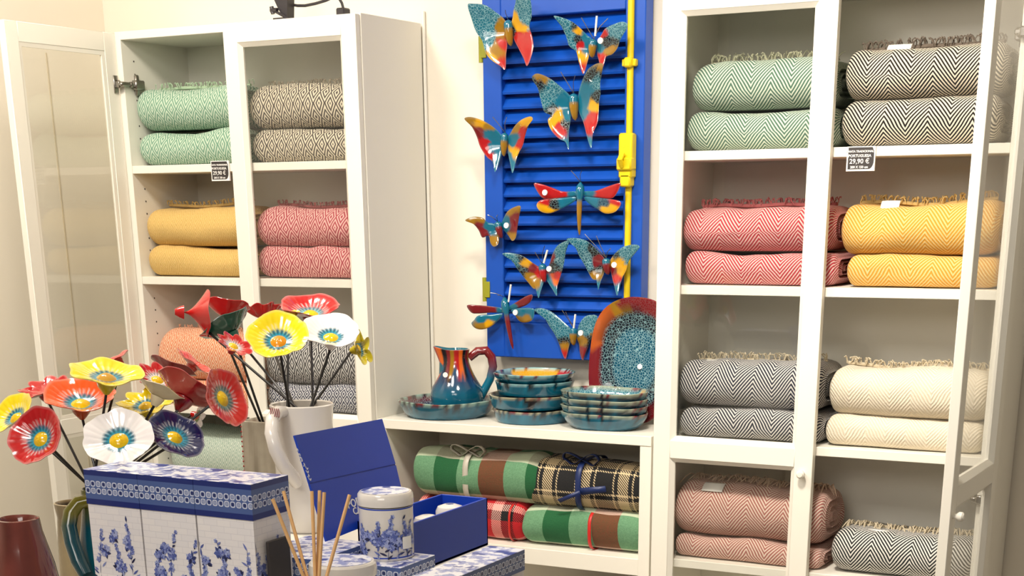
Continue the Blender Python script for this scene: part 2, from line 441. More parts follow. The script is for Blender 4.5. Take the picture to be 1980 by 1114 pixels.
# ------------------------------------------------------------------ shutter
SHY0, SHY1 = -0.062, -0.018
sx0 = py(936, 300, SHY0).x; sx1 = py(1244, 300, SHY0).x
lx0 = py(971, 300, SHY0).x; lx1 = py(1206, 300, SHY0).x
sz0 = py(1040, 693, SHY0).z; sz1 = 2.32
lz0 = py(1080, 627, SHY0).z; lz1 = py(1080, 27, SHY0).z
sh = thing('window_shutter', 'bright blue louvred window shutter hung on the cream wall', 'shutter', ((sx0 + sx1) / 2, SHY1, sz0))
m = MB()
m.box((sx0, SHY0, sz0), (lx0, SHY1, sz1), 0.002); m.box((lx1, SHY0, sz0), (sx1, SHY1, sz1), 0.002)
m.box((lx0, SHY0, sz0), (lx1, SHY1, lz0), 0.002); m.box((lx0, SHY0, lz1), (lx1, SHY1, sz1), 0.002)
m.build('frame', BLUEP, sh, smooth_=False)
m = MB(); n = 21; pitch = (lz1 - lz0) / n
for i in range(n):
    z = lz0 + (i + 0.5) * pitch; hh = pitch * 0.52
    a = [Vector((lx0 - 0.004, SHY0 + 0.006, z - hh)), Vector((lx0 - 0.004, SHY0 + 0.004, z - hh + 0.005)), Vector((lx0 - 0.004, SHY0 + 0.026, z + hh * 0.62)), Vector((lx0 - 0.004, SHY0 + 0.032, z + hh * 0.5)), Vector((lx0 - 0.004, SHY0 + 0.014, z - hh + 0.001))]
    b = [p + Vector((lx1 - lx0 + 0.008, 0, 0)) for p in a]
    m.prism(a, b)
m.build('louvre_slats', BLUEP, sh, smooth_=False)
m = MB(); m.box((lx0, SHY1 - 0.006, lz0), (lx1, SHY1 - 0.002, lz1), 0); m.build('backing_board', BLUEP, sh, smooth_=False)
# yellow espagnolette bolt
bx = py(1218, 300, SHY0).x
rod = MB(); rod.tube([(bx, SHY0 - 0.005, sz0 + 0.02), (bx, SHY0 - 0.005, sz1 - 0.02)], 0.0082, 10)
ro = rod.build('bolt_rod', YELP, sh, 'yellow painted bolt rod')
z_c = py(1218, 122, SHY0).z
m = MB(); m.box((bx - 0.018, SHY0 - 0.016, z_c - 0.008), (bx + 0.018, SHY0, z_c + 0.008), 0.002); m.box((bx - 0.010, SHY0 - 0.026, z_c - 0.011), (bx + 0.010, SHY0, z_c + 0.011), 0.004)
m.build('rod_guide', YELP, sh, 'yellow rod guide')
zt_, zb_ = py(1212, 258, SHY0).z, py(1212, 362, SHY0).z
m = MB(); m.box((bx - 0.018, SHY0 - 0.030, zb_ + 0.02), (bx + 0.018, SHY0, zt_), 0.004)
zmid = py(1212, 320, SHY0).z
m.box((bx - 0.020, SHY0 - 0.038, zmid - 0.012), (bx + 0.020, SHY0 - 0.004, zmid + 0.018), 0.004)
m.box((bx - 0.014, SHY0 - 0.030, zb_), (bx + 0.014, SHY0, zb_ + 0.03), 0.004)
m.tube([(bx - 0.004, SHY0 - 0.036, zmid + 0.026), (bx - 0.004, SHY0 - 0.05, zmid + 0.012), (bx - 0.004, SHY0 - 0.036, zmid - 0.002)], 0.007, 8)
m.build('lock_case', YELP, sh, 'yellow lock case with latch')
for yy in (560, 95):
    z_ = py(938, yy, SHY0).z
    m = MB(); m.tube([(sx0 - 0.006, SHY0 + 0.004, z_ - 0.03), (sx0 - 0.006, SHY0 + 0.004, z_ + 0.03)], 0.0065, 10); m.box((sx0 - 0.004, SHY0 - 0.003, z_ - 0.02), (sx0 + 0.012, SHY0 + 0.004, z_ + 0.02), 0.001)
    m.build('hinge', plain('olive_hinge_paint', srgb(150, 150, 30), 0.5), sh)

# ------------------------------------------------------------------ butterflies
TEAL = srgb(16, 110, 138); TEALL = srgb(38, 110, 130); TEALD = srgb(8, 58, 84); RED = srgb(180, 24, 28); DRED = srgb(124, 28, 34)
YEL = srgb(222, 164, 14); OCH = srgb(158, 116, 28); BLK = srgb(20, 20, 28); ORA = srgb(226, 104, 22)
CM = {'t': (TEAL, 0.0), 'c': (TEALL, 0.75), 'd': (TEALD, 0.3), 'r': (RED, 0), 'm': (DRED, 0), 'y': (YEL, 0), 'o': (OCH, 0), 'k': (BLK, 0.35), 'n': (ORA, 0), 'x': (srgb(40, 96, 116), 1.0)}
def catmull(pts, per=5):
    out = []; n = len(pts)
    for i in range(n):
        p0, p1, p2, p3 = pts[i - 1], pts[i], pts[(i + 1) % n], pts[(i + 2) % n]
        for k in range(per):
            t = k / per
            out.append(tuple(0.5 * ((2 * p1[a]) + (-p0[a] + p2[a]) * t + (2 * p0[a] - 5 * p1[a] + 4 * p2[a] - p3[a]) * t * t + (-p0[a] + 3 * p1[a] - 3 * p2[a] + p3[a]) * t ** 3) for a in range(2)))
    return out
def wing(parent, tr, outl, cen, seeds, root, y0, flare):
    pts = catmull(outl, 4); R = 9; N = len(pts); m = MB()
    span = max(math.hypot(p[0] - root[0], p[1] - root[1]) for p in outl)
    def colour(q):
        ds = []
        for s in seeds:
            w = noise.noise(Vector((q[0] * 0.03, q[1] * 0.03, 3.7))) * 16
            ds.append((math.hypot(q[0] - s[0], q[1] - s[1]) * s[3] + w * (1 if s[2] in 'rymo' else -1), s[2]))
        ds.sort(); c, k = CM[ds[0][1]]
        if len(ds) > 1 and ds[1][0] - ds[0][0] < 10:
            t = 0.5 - (ds[1][0] - ds[0][0]) / 20; c2, k2 = CM[ds[1][1]]; c = mixc(c, c2, t); k = lerp(k, k2, t)
        return c, k
    def pos(q, off):
        X, Y = tr(q); d = math.hypot(q[0] - root[0], q[1] - root[1]) / span
        return py(X, Y, y0 - flare * d ** 1.3 + off)
    def fn(side):
        def g(i, j):
            t = i / R; p = pts[j]
            q = (lerp(cen[0], p[0], t), lerp(cen[1], p[1], t))
            dome = 0.0035 * math.sqrt(max(0, 1 - t ** 4))
            c, k = colour(q)
            if i == R: c = mixc(c, srgb(150, 180, 184), 0.2)
            return (pos(q, -dome if side else 0.0022 * math.sqrt(max(0, 1 - t ** 4))), c, k)
        return g
    a = m.grid(R + 1, N, fn(True), True); b = m.grid(R + 1, N, fn(False), True)
    for j in range(N): m.face(a[R][j], b[R][j], b[R][(j + 1) % N], a[R][(j + 1) % N])
    return m.build('wing', GLAZE, parent)
def S(txt):
    out = []
    for tk in txt.split():
        k, x, y = tk.split(','); w = 1.0
        if k.isupper(): w = 0.7; k = k.lower()
        out.append((float(x), float(y), k, w))
    return out
def P(txt): return [tuple(float(v) for v in t.split(',')) for t in txt.split()]
Z3 = lambda q: (880 + q[0] / 3.0952, q[1] / 3.0952)
Z4 = lambda q: (880 + q[0] / 2.8571, 330 + q[1] / 2.8571)
def sticker(parent, tr, q, y0, r=0.0068):
    p = py(*tr(q), y0); m = MB(); n = 16
    c = m.vert(p); ring = [m.vert(p + Vector((r * math.cos(2 * math.pi * j / n), 0, r * math.sin(2 * math.pi * j / n)))) for j in range(n)]
    c2 = m.vert(p + Vector((0, 0.004, 0))); ring2 = [m.vert(m.v[i] + Vector((0, 0.004, 0))) for i in ring]
    for j in range(n):
        m.face(c, ring[j], ring[(j + 1) % n]); m.face(ring[j], ring2[j], ring2[(j + 1) % n], ring[(j + 1) % n])
    m.build('price_sticker', STICK, parent, 'round white price sticker')
def insect(name, cat, label, tr, wings, head, tail, rad, ants, stick=None, belly='o', group=None, hang=None, lift=0.030):
    y0 = SHY0 - lift
    hp, tp = py(*tr(head), y0), py(*tr(tail), y0)
    b = thing(name, label, cat, (hp.x, SHY0, tp.z), group)
    for outl, cen, seeds, flare in wings:
        wing(b, tr, P(outl), P(cen)[0], S(seeds), ((head[0] + tail[0]) / 2, (head[1] + tail[1]) / 2), y0 + 0.006, flare)
    m = MB(); n = 14; pts = []; rr = []; 
    for i in range(n):
        t = i / (n - 1); pts.append(hp.lerp(tp, t) + Vector((0, -0.004 * math.sin(t * math.pi), 0)))
        prof = (0.55 + 0.45 * math.sin(t * 9)) if t < 0.28 else (0.95 if cat == 'butterfly' else 0.62) * (1 - 0.6 * ((t - 0.28) / 0.72) ** 2)
        rr.append(max(0.28, prof) * rad * (1 if 0 < i < n - 1 else 0.4))
    cb = CM[belly][0]
    m.tube(pts, rr, 12, col=lambda t, a: mixc(TEAL, cb, smooth(0.3, 0.42, t)))
    m.build('body', GLAZE, b)
    # peg that holds it off the shutter
    mid = hp.lerp(tp, 0.3); m = MB(); m.tube([mid, (mid.x, SHY0 - 0.0005, mid.z)], 0.004, 8); m.build('mounting_peg', STEEL, b)
    for a in ants:
        e = py(*tr(a), y0 - 0.02); m = MB()
        m.tube([hp, hp.lerp(e, 0.5) + Vector((0, -0.006, 0.004)), e], 0.0009, 5); m.build('antenna', STEEL, b)
    if hang:
        m = MB(); m.tube([py(*tr(hang[0]), y0 - 0.012), py(*tr(hang[1]), y0 - 0.006)], 0.0026, 6); m.build('tag_string', STICK, b, 'white string loop')
    if stick: sticker(b, tr, stick, y0 - 0.026)
GB = 'ceramic butterflies on the shutter'
insect('ceramic_butterfly', 'butterfly', 'crackled teal ceramic butterfly with red lower wings, topmost, over the shutter left edge', Z3, [
 ('75,30 110,22 180,30 240,70 290,110 308,150 312,260 305,330 300,415 270,395 230,370 190,330 175,290 160,240 125,190 100,120', '230,210',
  'c,130,80 c,190,130 c,200,210 c,150,160 c,185,260 O,245,315 o,285,190 r,290,270 r,280,370 y,225,340', 0.05),
 ('345,100 350,60 360,20 370,-20 410,-35 440,-30 455,20 458,100 445,160 462,220 468,280 455,340 430,395 410,350 380,290 350,230 335,160', '405,180',
  'c,410,40 c,420,110 y,345,120 y,375,160 r,420,250 r,370,215 r,430,330 k,345,180', 0.05)], (318, 120), (335, 275), 0.012, [(300, 60)], (398, 10), 'o', GB)
insect('ceramic_butterfly', 'butterfly', 'teal ceramic butterfly at upper right by the yellow bolt, striped black, red and yellow', Z3, [
 ('590,95 640,105 700,130 745,165 790,210 815,235 808,300 795,360 770,440 755,420 740,370 725,310 700,290 680,270 665,220 640,165 610,125', '735,245',
  'c,650,130 c,690,210 c,700,270 k,710,150 y,738,190 r,750,260 k,735,235 y,752,345 r,760,400 t,795,270 t,775,215 c,680,150', 0.05),
 ('865,225 880,200 900,170 950,145 1000,130 1033,145 1020,185 990,235 970,290 940,325 905,340 890,390 870,420 862,370 850,320 852,260', '905,270',
  'c,990,165 c,940,185 r,890,205 k,920,250 k,900,240 o,930,305 r,885,360 t,858,290', 0.05)], (830, 235), (822, 345), 0.011, [(755, 105), (915, 110)], (868, 243), 'o', GB, ((848, 95), (838, 215)))
insect('ceramic_butterfly', 'butterfly', 'largest teal ceramic butterfly with two-tailed red-tipped wings, in the shutter middle', Z3, [
 ('460,460 490,440 540,455 590,485 650,535 690,580 692,650 690,720 680,800 680,895 660,850 630,835 600,810 570,770 555,720 570,690 535,670 515,610 495,530 470,490', '625,665',
  'k,490,490 o,505,458 c,570,560 c,530,610 c,600,520 t,650,600 t,675,690 k,570,675 y,600,705 y,580,735 r,630,795 r,620,760 k,655,750 t,672,850', 0.055),
 ('735,590 745,530 770,460 800,410 850,380 885,385 878,440 868,500 870,560 862,610 858,680 850,740 825,800 815,885 795,840 770,740 745,680 732,630', '800,630',
  'k,840,420 k,800,455 o,860,400 t,800,530 t,760,580 t,765,660 c,835,500 k,852,580 y,830,635 r,825,700 r,815,780 t,800,850', 0.055)], (710, 560), (720, 720), 0.0125, [(632, 430), (718, 450)], (817, 470), 'o', GB)
insect('ceramic_butterfly', 'butterfly', 'slim teal ceramic butterfly with yellow-topped red wings, overhanging the shutter at left', Z3, [
 ('55,712 90,700 150,715 215,750 270,800 285,850 275,930 240,1030 225,970 190,940 150,880 130,820 100,760', '215,850',
  'o,90,710 y,150,730 o,200,755 m,135,790 r,165,870 r,200,945 t,215,800 t,240,880 t,250,960', 0.05),
 ('335,790 360,750 400,715 450,697 465,715 440,750 420,810 405,870 375,930 345,1035 330,980 315,900 315,830', '365,840',
  'y,420,725 o,360,770 r,405,790 r,390,860 t,345,830 t,330,930 y,360,920 t,345,980', 0.05)], (300, 795), (293, 935), 0.010, [(225, 700), (310, 700)], (402, 738), 'o', GB)
insect('ceramic_dragonfly', 'dragonfly', 'red-winged ceramic dragonfly with ochre tail, spread across the louvres', Z4, [
 ('435,72 480,75 540,95 595,115 670,115 670,140 600,150 540,158 490,155 460,125', '560,128', 'r,480,110 r,540,130 r,580,130 t,650,128', 0.02),
 ('665,145 600,150 520,155 470,165 450,190 465,220 500,235 540,232 600,205 660,170', '560,188', 'y,490,210 y,520,225 k,545,185 t,600,175 t,645,160 r,500,172', 0.02),
 ('715,115 780,110 850,85 910,68 912,85 890,130 860,155 790,150 715,140', '825,122', 'r,860,110 r,820,125 t,740,125', 0.02),
 ('715,145 780,150 860,158 910,170 912,195 880,230 830,237 790,215 730,175', '815,188', 'y,870,210 y,830,225 t,760,170 d,820,180 r,885,170', 0.02)],
 (693, 65), (687, 355), 0.0115, [(640, 0), (700, 0)], (494, 121), 'o', 'ceramic dragonflies on the shutter')
insect('ceramic_butterfly', 'butterfly', 'smallest ceramic butterfly, ochre and maroon winged, at the left shutter edge', Z4, [
 ('55,275 100,255 150,260 180,285 220,295 240,330 240,400 215,420 195,400 185,360 150,370 130,330 100,295', '185,325',
  'o,90,268 o,140,265 m,130,305 m,155,350 t,210,330 t,195,300 o,215,400', 0.035),
 ('265,270 290,225 330,200 362,197 355,250 345,310 335,370 315,388 295,360 270,330 250,310', '305,300', 'o,310,220 o,345,205 m,335,255 m,325,310 t,285,310 t,272,285 o,315,375', 0.035)],
 (236, 282), (258, 372), 0.010, [(180, 245), (235, 245)], (281, 303), 'm', GB)
insect('ceramic_butterfly', 'butterfly', 'teal butterfly with orange-brown lower wings, left one of the touching pair', Z4, [
 ('260,460 310,455 370,470 430,510 475,540 495,560 490,610 475,660 460,705 452,660 430,650 405,620 380,590 345,545 310,495', '420,565',
  'c,300,465 c,340,500 k,375,540 k,360,490 y,390,510 m,430,540 r,465,560 o,420,590 o,440,625 t,470,665', 0.045),
 ('520,520 535,470 560,420 600,393 628,392 612,450 600,520 580,590 565,640 562,692 540,660 515,620 500,590 505,550', '550,550',
  'c,600,415 c,580,460 k,550,525 x,570,500 m,515,490 r,560,590 n,555,610 t,552,660 t,525,620', 0.045)], (482, 515), (496, 615), 0.0105, [(440, 450), (495, 415)], (517, 543), 'r', GB, ((510, 440), (490, 510)))
insect('ceramic_butterfly', 'butterfly', 'broad-winged crackled teal butterfly crossing the bolt rod, right one of the touching pair', Z4, [
 ('615,380 660,372 720,385 770,420 810,465 830,500 825,560 805,610 790,660 785,610 760,600 740,570 720,530 690,480 660,420', '765,510',
  'c,650,385 c,690,420 x,720,470 x,750,510 k,765,440 m,790,500 k,785,560 o,780,585 t,795,640', 0.045),
 ('860,490 890,450 930,420 990,408 1020,420 1000,450 960,500 945,550 925,590 910,640 895,690 880,640 865,580 855,530', '905,530',
  'c,985,430 c,930,465 k,885,475 y,885,505 y,918,560 r,895,590 m,870,560 t,893,655', 0.045)], (835, 485), (846, 575), 0.011, [(715, 350), (780, 360), (860, 430)], (877, 521), 'm', GB)
insect('ceramic_dragonfly', 'dragonfly', 'maroon-winged dragonfly with yellow hind wings, low on the shutter left edge', Z4, [
 ('65,745 120,742 200,750 260,760 265,785 200,785 130,790 90,785', '165,768', 'm,120,765 m,200,770 t,245,775', 0.02),
 ('260,790 200,795 130,800 105,825 90,845 110,870 150,878 200,860 250,815', '165,835', 'o,150,860 y,180,855 t,140,815 t,220,805', 0.02),
 ('300,750 340,725 390,695 425,685 425,710 400,740 350,760 305,770', '360,732', 'm,370,725 m,410,700 t,310,762', 0.02),
 ('310,770 360,760 420,760 438,775 430,820 400,838 360,835 330,800', '380,798', 't,350,780 t,410,772 o,390,820 o,360,825', 0.02)],
 (272, 700), (320, 985), 0.0115, [(195, 675), (235, 690)], (331, 784), 'm', 'ceramic dragonflies on the shutter', ((308, 630), (295, 725)))
insect('ceramic_butterfly', 'butterfly', 'pale teal butterfly with ochre and red tips, lowest, next to the leaning platter', Z4, [
 ('435,770 480,760 540,785 600,835 640,875 645,920 630,970 610,1040 590,1005 575,960 550,905 520,860 490,810', '585,890',
  'c,480,775 c,540,840 c,590,900 c,620,890 k,600,935 o,615,965 r,605,1015', 0.014),
 ('675,880 690,840 720,805 760,797 785,805 780,850 760,905 740,960 720,1010 705,1050 690,1010 685,960 670,920', '720,900',
  'c,740,840 c,710,880 o,715,940 k,735,945 m,705,1000', 0.014)], (655, 868), (656, 965), 0.0105, [(590, 770), (610, 780)], (692, 897), 'o', GB, ((664, 795), (655, 870)), 0.016)

# ------------------------------------------------------------------ folded blankets
def blanket(label, px, ymid, zb, mat, fr=None, group=None, yf=-0.268, depth=0.205, seed=0, x1=None, folds=3, patch=None, cat='blanket', name='folded_blanket', sag=0.006, edge=0.75):
    """px = (left, right, top) pixels on the plane of its front; zb = height it rests at"""
    rnd = random.Random(seed)
    xa = py(px[0], ymid, yf).x; xb = py(px[1], ymid, yf).x
    lo_, hi_ = (-2.992, -2.264) if xb < -2.25 else ((-2.2, -1.492) if xb < -1.46 or (xa < -1.46) else (-1.414, -0.688))
    xa, xb = max(xa, lo_), min(xb, hi_)
    zt = py((px[0] + px[1]) / 2, px[2], yf + 0.03).z if px[2] is not None else zb + 0.08
    H = zt - zb; L = xb - xa
    b = thing(name, label, cat, ((xa + xb) / 2, yf + depth / 2, zb), group)
    hh, hd = H / 2, depth / 2; rc = min(hh * 0.98, 0.062)
    # perimeter stations of the rounded section, starting in the middle of the front face
    sec = []
    def arc(cy, cz, a0, a1, n):
        for k in range(n):
            a = a0 + (a1 - a0) * k / (n - 1); sec.append((cy + rc * math.cos(a), cz + rc * math.sin(a)))
    cyf, cyb, czu, czd = -hd + rc, hd - rc, hh - rc, -hh + rc
    arc(cyf, czu, math.pi, math.pi / 2, 9)
    for k in range(1, 6): sec.append((lerp(cyf, cyb, k / 6), hh))
    arc(cyb, czu, math.pi / 2, 0, 7); arc(cyb, czd, 0, -math.pi / 2, 7)
    for k in range(1, 6): sec.append((lerp(cyb, cyf, k / 6), -hh))
    arc(cyf, czd, -math.pi / 2, -math.pi, 9)
    cut = 9 + 5 + 7; sec = sec[cut:] + sec[1:cut + 1] if False else sec[cut:-1] + sec[:cut]
    n = len(sec); arcl = [0.0]
    for i in range(1, n): arcl.append(arcl[-1] + math.dist(sec[i], sec[i - 1]))
    arcl = [a_ - arcl[-1] * 0.5 for a_ in arcl]
    re = min(0.040, H * 0.45) * edge; xs = []
    for k in range(7): xs.append(re * (1 - math.cos(k / 6 * math.pi / 2)))
    mids = [re + (L - 2 * re) * k / 22 for k in range(1, 22)]
    xs = xs + mids + [L - x for x in reversed(xs)]
    m = MB(); off = rnd.uniform(0, 50); crv = rnd.uniform(-1, 1)
    def fn(i, j):
        x = xs[i]; e = min(x, L - x); s = 1.0 if e >= re else math.sqrt(max(0.0, 1 - (1 - e / re) ** 2))
        y, z = sec[j]
        sc = lerp(1 - min(0.45, re / hh * 0.5), 1, s); sy = lerp(1 - re / hd * 0.4, 1, s)
        up = 1.0 if z > 0 else 0.15
        w = noise.noise(Vector((x * 7 + off, y * 6, z * 5))) * 0.010 + noise.noise(Vector((x * 22 + off, y * 15, 1.3))) * 0.003
        z2 = z * sc + up * (w - sag * math.sin(x / L * math.pi) * crv)
        z2 = max(z2, -hh)
        y2 = y * sy + noise.noise(Vector((x * 9 + off, z * 12, 8.1))) * 0.008
        return (Vector((xa + x, yf + hd + y2, zb + hh + z2)), None, 0.0, (x, arcl[j]))
    ids = m.grid(len(xs), n, fn)
    # ends: show the rolled folds as nested rings
    for e, row in ((0, ids[0]), (1, ids[-1])):
        prev = row; cz = sum(m.v[i].z for i in row) / n; cy = sum(m.v[i].y for i in row) / n; x0 = m.v[row[0]].x; sg = -1 if e == 0 else 1
        for t in range(1, 7):
            k = 1 - t / 6.5; dx = (0.006 if t % 2 else -0.004) * (1 if folds else 0)
            ring = []
            for q in range(n):
                p = m.v[row[q]]; ring.append(m.vert((x0 + sg * dx, lerp(cy, p.y, k if abs(p.y - cy) < hd * .8 else k), lerp(cz, p.z, k)), None, 0.0, (m.uv[row[q]][0] + sg * t * 0.012, m.uv[row[q]][1])))
            for q in range(n - 1): m.face(prev[q], prev[q + 1], ring[q + 1], ring[q])
            prev = ring
        m.f.append(tuple(prev))
    for q in range(len(xs) - 1): m.face(ids[q][n - 1], ids[q][0], ids[q + 1][0], ids[q + 1][n - 1])
    m.build('folded_cloth', mat, b)
    if fr:
        fm, cnt, ln, yb, fwd = fr
        m = MB()
        cnt = int(cnt * 1.7)
        for k in range(cnt):
            x = lerp(0.012, L - 0.012, (k + rnd.uniform(-0.3, 1.3)) / cnt)
            y = yf + depth * yb + rnd.uniform(-0.012, 0.012); z = zt + noise.noise(Vector((x * 7 + off, 0, 0))) * 0.01 + 0.001
            l = ln * rnd.uniform(0.7, 1.25); a = rnd.uniform(-0.9, 0.9); pts = []
            for t in range(5):
                u = t / 4; pts.append(Vector((xa + x + math.sin(a) * l * u * 0.6 + rnd.uniform(-.002, .002), y - fwd * l * u * math.cos(a), z + 0.010 * math.sin(u * math.pi * 0.9) + (l * 0.32 * u if fwd < .5 else 0.004 * u - 0.016 * u * u * (1 if u > .5 else 0)) * rnd.uniform(.6, 1.1))))
            m.tube(pts, [0.0010, 0.0017, 0.0014, 0.0018, 0.0008], 4)
        # the knotted hem the strands hang from
        pts = [Vector((xa + 0.015 + (L - 0.03) * k / 24, yf + depth * yb + rnd.uniform(-.004, .004), zt + 0.001 + noise.noise(Vector((((L - 0.03) * k / 24) * 7 + off, 0, 0))) * 0.01)) for k in range(25)]
        m.tube(pts, 0.0042, 6)
        m.build('fringe', fm, b)
    if patch:
        u0, w, h, yo = patch
        m = MB(); xx = xa + u0; y0 = yf + yo; 
        for i in range(5):
            for j in range(2):
                t = i / 4; ang = t * 1.0
                m.vert((xx + j * w, y0 + h * t, zt - 0.016 * (1 - t) ** 2 + 0.005))
        for i in range(4): m.face(2 * i, 2 * i + 1, 2 * i + 3, 2 * i + 2)
        o = m.build('sewn_label', STICK, b, 'white sewn label'); md = o.modifiers.new('t', 'SOLIDIFY'); md.thickness = 0.0012
    return b
HB = cloth_herringbone
CREAM = srgb(226, 220, 200)
cl = dict(
 green=HB('green_herringbone', srgb(78, 114, 96), srgb(218, 224, 206)), black=HB('black_herringbone', srgb(14, 12, 15), srgb(228, 216, 194)),
 red=HB('red_herringbone', srgb(184, 44, 60), srgb(236, 196, 190)), yellow=HB('yellow_herringbone', srgb(214, 152, 46), srgb(232, 200, 132)),
 navy=HB('navy_herringbone', srgb(22, 28, 50), srgb(222, 218, 214)), white=HB('white_herringbone', srgb(226, 212, 186), srgb(242, 232, 212), soft=0.4),
 pink=HB('dusty_pink_herringbone', srgb(170, 104, 96), srgb(232, 208, 192)), grey=HB('charcoal_herringbone', srgb(22, 28, 32), srgb(232, 228, 220)))
cd_ = dict(
 mint=cloth_diamond('mint_diamond', srgb(118, 162, 138), srgb(206, 224, 202)), taupe=cloth_diamond('taupe_diamond', srgb(74, 64, 62), srgb(232, 220, 196)),
 gold=cloth_diamond('gold_diamond', srgb(220, 180, 100), srgb(240, 208, 140), n=2.6, contrast=0.6), rose=cloth_diamond('rose_diamond', srgb(176, 62, 78), srgb(250, 192, 184)),
 coral=cloth_diamond('coral_diamond', srgb(232, 132, 88), srgb(252, 214, 180), pu=0.026, pv=0.05), ink=cloth_diamond('black_diamond', srgb(28, 28, 40), srgb(226, 222, 220), pu=0.03),
 navy=cloth_diamond('navy_diamond', srgb(32, 38, 76), srgb(224, 222, 226), pu=0.024, pv=0.03, n=1.6), pale=cloth_diamond('pale_mint_diamond', srgb(158, 184, 168), srgb(226, 234, 220), pu=0.022, pv=0.05))
def FM(n, c): return plain(n, c, 0.95, 0.25, 60)
F_CR = FM('cream_fringe', srgb(206, 192, 164)); F_BK = FM('black_white_fringe', srgb(112, 100, 88)); F_GR = FM('sage_fringe', srgb(186, 184, 156))
F_RD = FM('red_fringe', srgb(170, 92, 92)); F_YE = FM('yellow_fringe', srgb(218, 186, 120)); F_TA = FM('taupe_fringe', srgb(176, 164, 144))
F_PK = FM('pink_fringe', srgb(222, 192, 168)); F_MI = FM('mint_fringe', srgb(176, 200, 168)); F_CO = FM('coral_fringe', srgb(226, 176, 146))
def stack(tier, xs, ym, mat, cols, tops, fr, group, base_lo, base_up, seed, **kw):
    """two blankets, lower then upper"""
    zb = S_TOP[tier] + 0.0006
    yf = kw.pop('yf', -0.268)
    lo = blanket(base_lo, (xs[0][0], xs[0][1], tops[0]), ym, zb, mat, None, group, yf=yf, seed=seed)
    zt = py((xs[0][0] + xs[0][1]) / 2, tops[0], yf + 0.03).z
    blanket(base_up, (xs[1][0], xs[1][1], tops[1]), ym - 60, zt + 0.002, mat, fr, group, yf=yf, seed=seed + 1, **kw)
# left bookcase
G1 = 'diamond weave blankets in the left bookcase'
stack(0, [(262, 459), (250, 455)], 280, cd_['mint'], None, (252, 168), (F_MI, 26, 0.02, 0.45, 0.2), G1, 'mint diamond-weave blanket on the top shelf, lower of the pair', 'mint diamond-weave blanket on the top shelf, upper of the pair', 1)
stack(0, [(485, 677), (480, 674)], 280, cd_['taupe'], None, (249, 164), (F_TA, 34, 0.026, 0.45, 0.2), G1, 'brown-black and cream diamond-weave blanket behind glass, lower of the pair', 'brown-black and cream diamond-weave blanket behind glass, upper of the pair', 3)
stack(1, [(275, 466), (272, 462)], 500, cd_['gold'], None, (478, 398), (F_YE, 26, 0.018, 0.45, 0.2), G1, 'pale yellow blanket left of the rose pair, lower one', 'pale yellow blanket left of the rose pair, upper one', 5)
stack(1, [(497, 687), (494, 684)], 500, cd_['rose'], None, (479, 400), (F_RD, 34, 0.016, 0.45, 0.2), G1, 'rose diamond-weave blanket behind glass, lower of the pair', 'rose diamond-weave blanket behind glass, upper of the pair', 7)
stack(2, [(308, 490), (303, 486)], 740, cd_['coral'], None, (738, 642), (F_CO, 26, 0.016, 0.45, 0.2), G1, 'coral orange blanket behind the red flowers, lower one', 'coral orange blanket behind the red flowers, upper one', 9)
z0 = S_TOP[2] + 0.0006
blanket('navy and white patterned blanket beneath the black one, behind the white jug', (517, 693, 742), 780, z0, cd_['navy'], None, G1, seed=11)
blanket('black and white diamond blanket on the navy one, behind the flower stems', (512, 692, 662), 720, py(600, 742, -0.238).z - 0.004, cd_['ink'], (F_BK, 26, 0.018, 0.5, 0.2), G1, seed=12)
z0 = S_TOP[3] + 0.0006
blanket('pale mint blanket on the lower shelf, under the upper pale one', (330, 512, None), 960, z0, cd_['pale'], None, G1, seed=13)
blanket('pale mint blanket peeking out above the blue-white boxes', (326, 508, 836), 880, z0 + 0.077, cd_['pale'], None, G1, seed=14, name='folded_blanket')
# right bookcase
G2 = 'herringbone throws in the right bookcase'
stack(0, [(1326, 1612), (1336, 1606)], 250, cl['green'], None, (214, 118), (F_GR, 44, 0.04, 0.42, 0.15), G2, 'sage green herringbone throw, lower of the pair', 'sage green herringbone throw with fringe, upper of the pair', 20)
stack(0, [(1626, 1922), (1632, 1932)], 240, cl['black'], None, (192, 86), (F_BK, 46, 0.032, 0.42, 0.15), G2, 'black and cream herringbone throw on the top shelf, lower of the pair', 'black and cream herringbone throw on the top shelf, upper of the pair', 22, patch=(0.075, 0.05, 0.02, 0.035))
stack(1, [(1323, 1610), (1317, 1604)], 520, cl['red'], None, (488, 398), (F_RD, 44, 0.022, 0.45, 0.2), G2, 'red herringbone throw behind glass, lower of the pair', 'red herringbone throw behind glass, upper of the pair', 24)
stack(1, [(1638, 1926), (1624, 1920)], 520, cl['yellow'], None, (496, 392), (F_YE, 46, 0.026, 0.45, 0.2), G2, 'golden yellow herringbone throw, lower of the pair', 'golden yellow herringbone throw, upper of the pair', 26, patch=(0.075, 0.04, 0.014, 0.035))
stack(2, [(1312, 1584), (1311, 1582)], 820, cl['navy'], None, (790, 704), (F_CR, 48, 0.04, 0.5, 0.2), G2, 'navy and white herringbone throw, lower of the pair', 'navy and white herringbone throw with cream fringe, upper of the pair', 28, patch=(0.05, 0.055, 0.02, 0.035))
stack(2, [(1596, 1896), (1602, 1904)], 830, cl['white'], None, (812, 716), (F_CR, 48, 0.034, 0.45, 0.2), G2, 'cream white herringbone throw, lower of the pair', 'cream white herringbone throw with fringe, upper of the pair', 30)
stack(3, [(1304, 1584), (1302, 1586)], 1060, cl['pink'], None, (1044, 944), (F_PK, 60, 0.075, 0.62, 0.85), G2, 'dusty pink herringbone throw, lower of the pair', 'dusty pink herringbone throw with long fringe and white label, upper one', 32, patch=(0.065, 0.052, 0.03, 0.014))
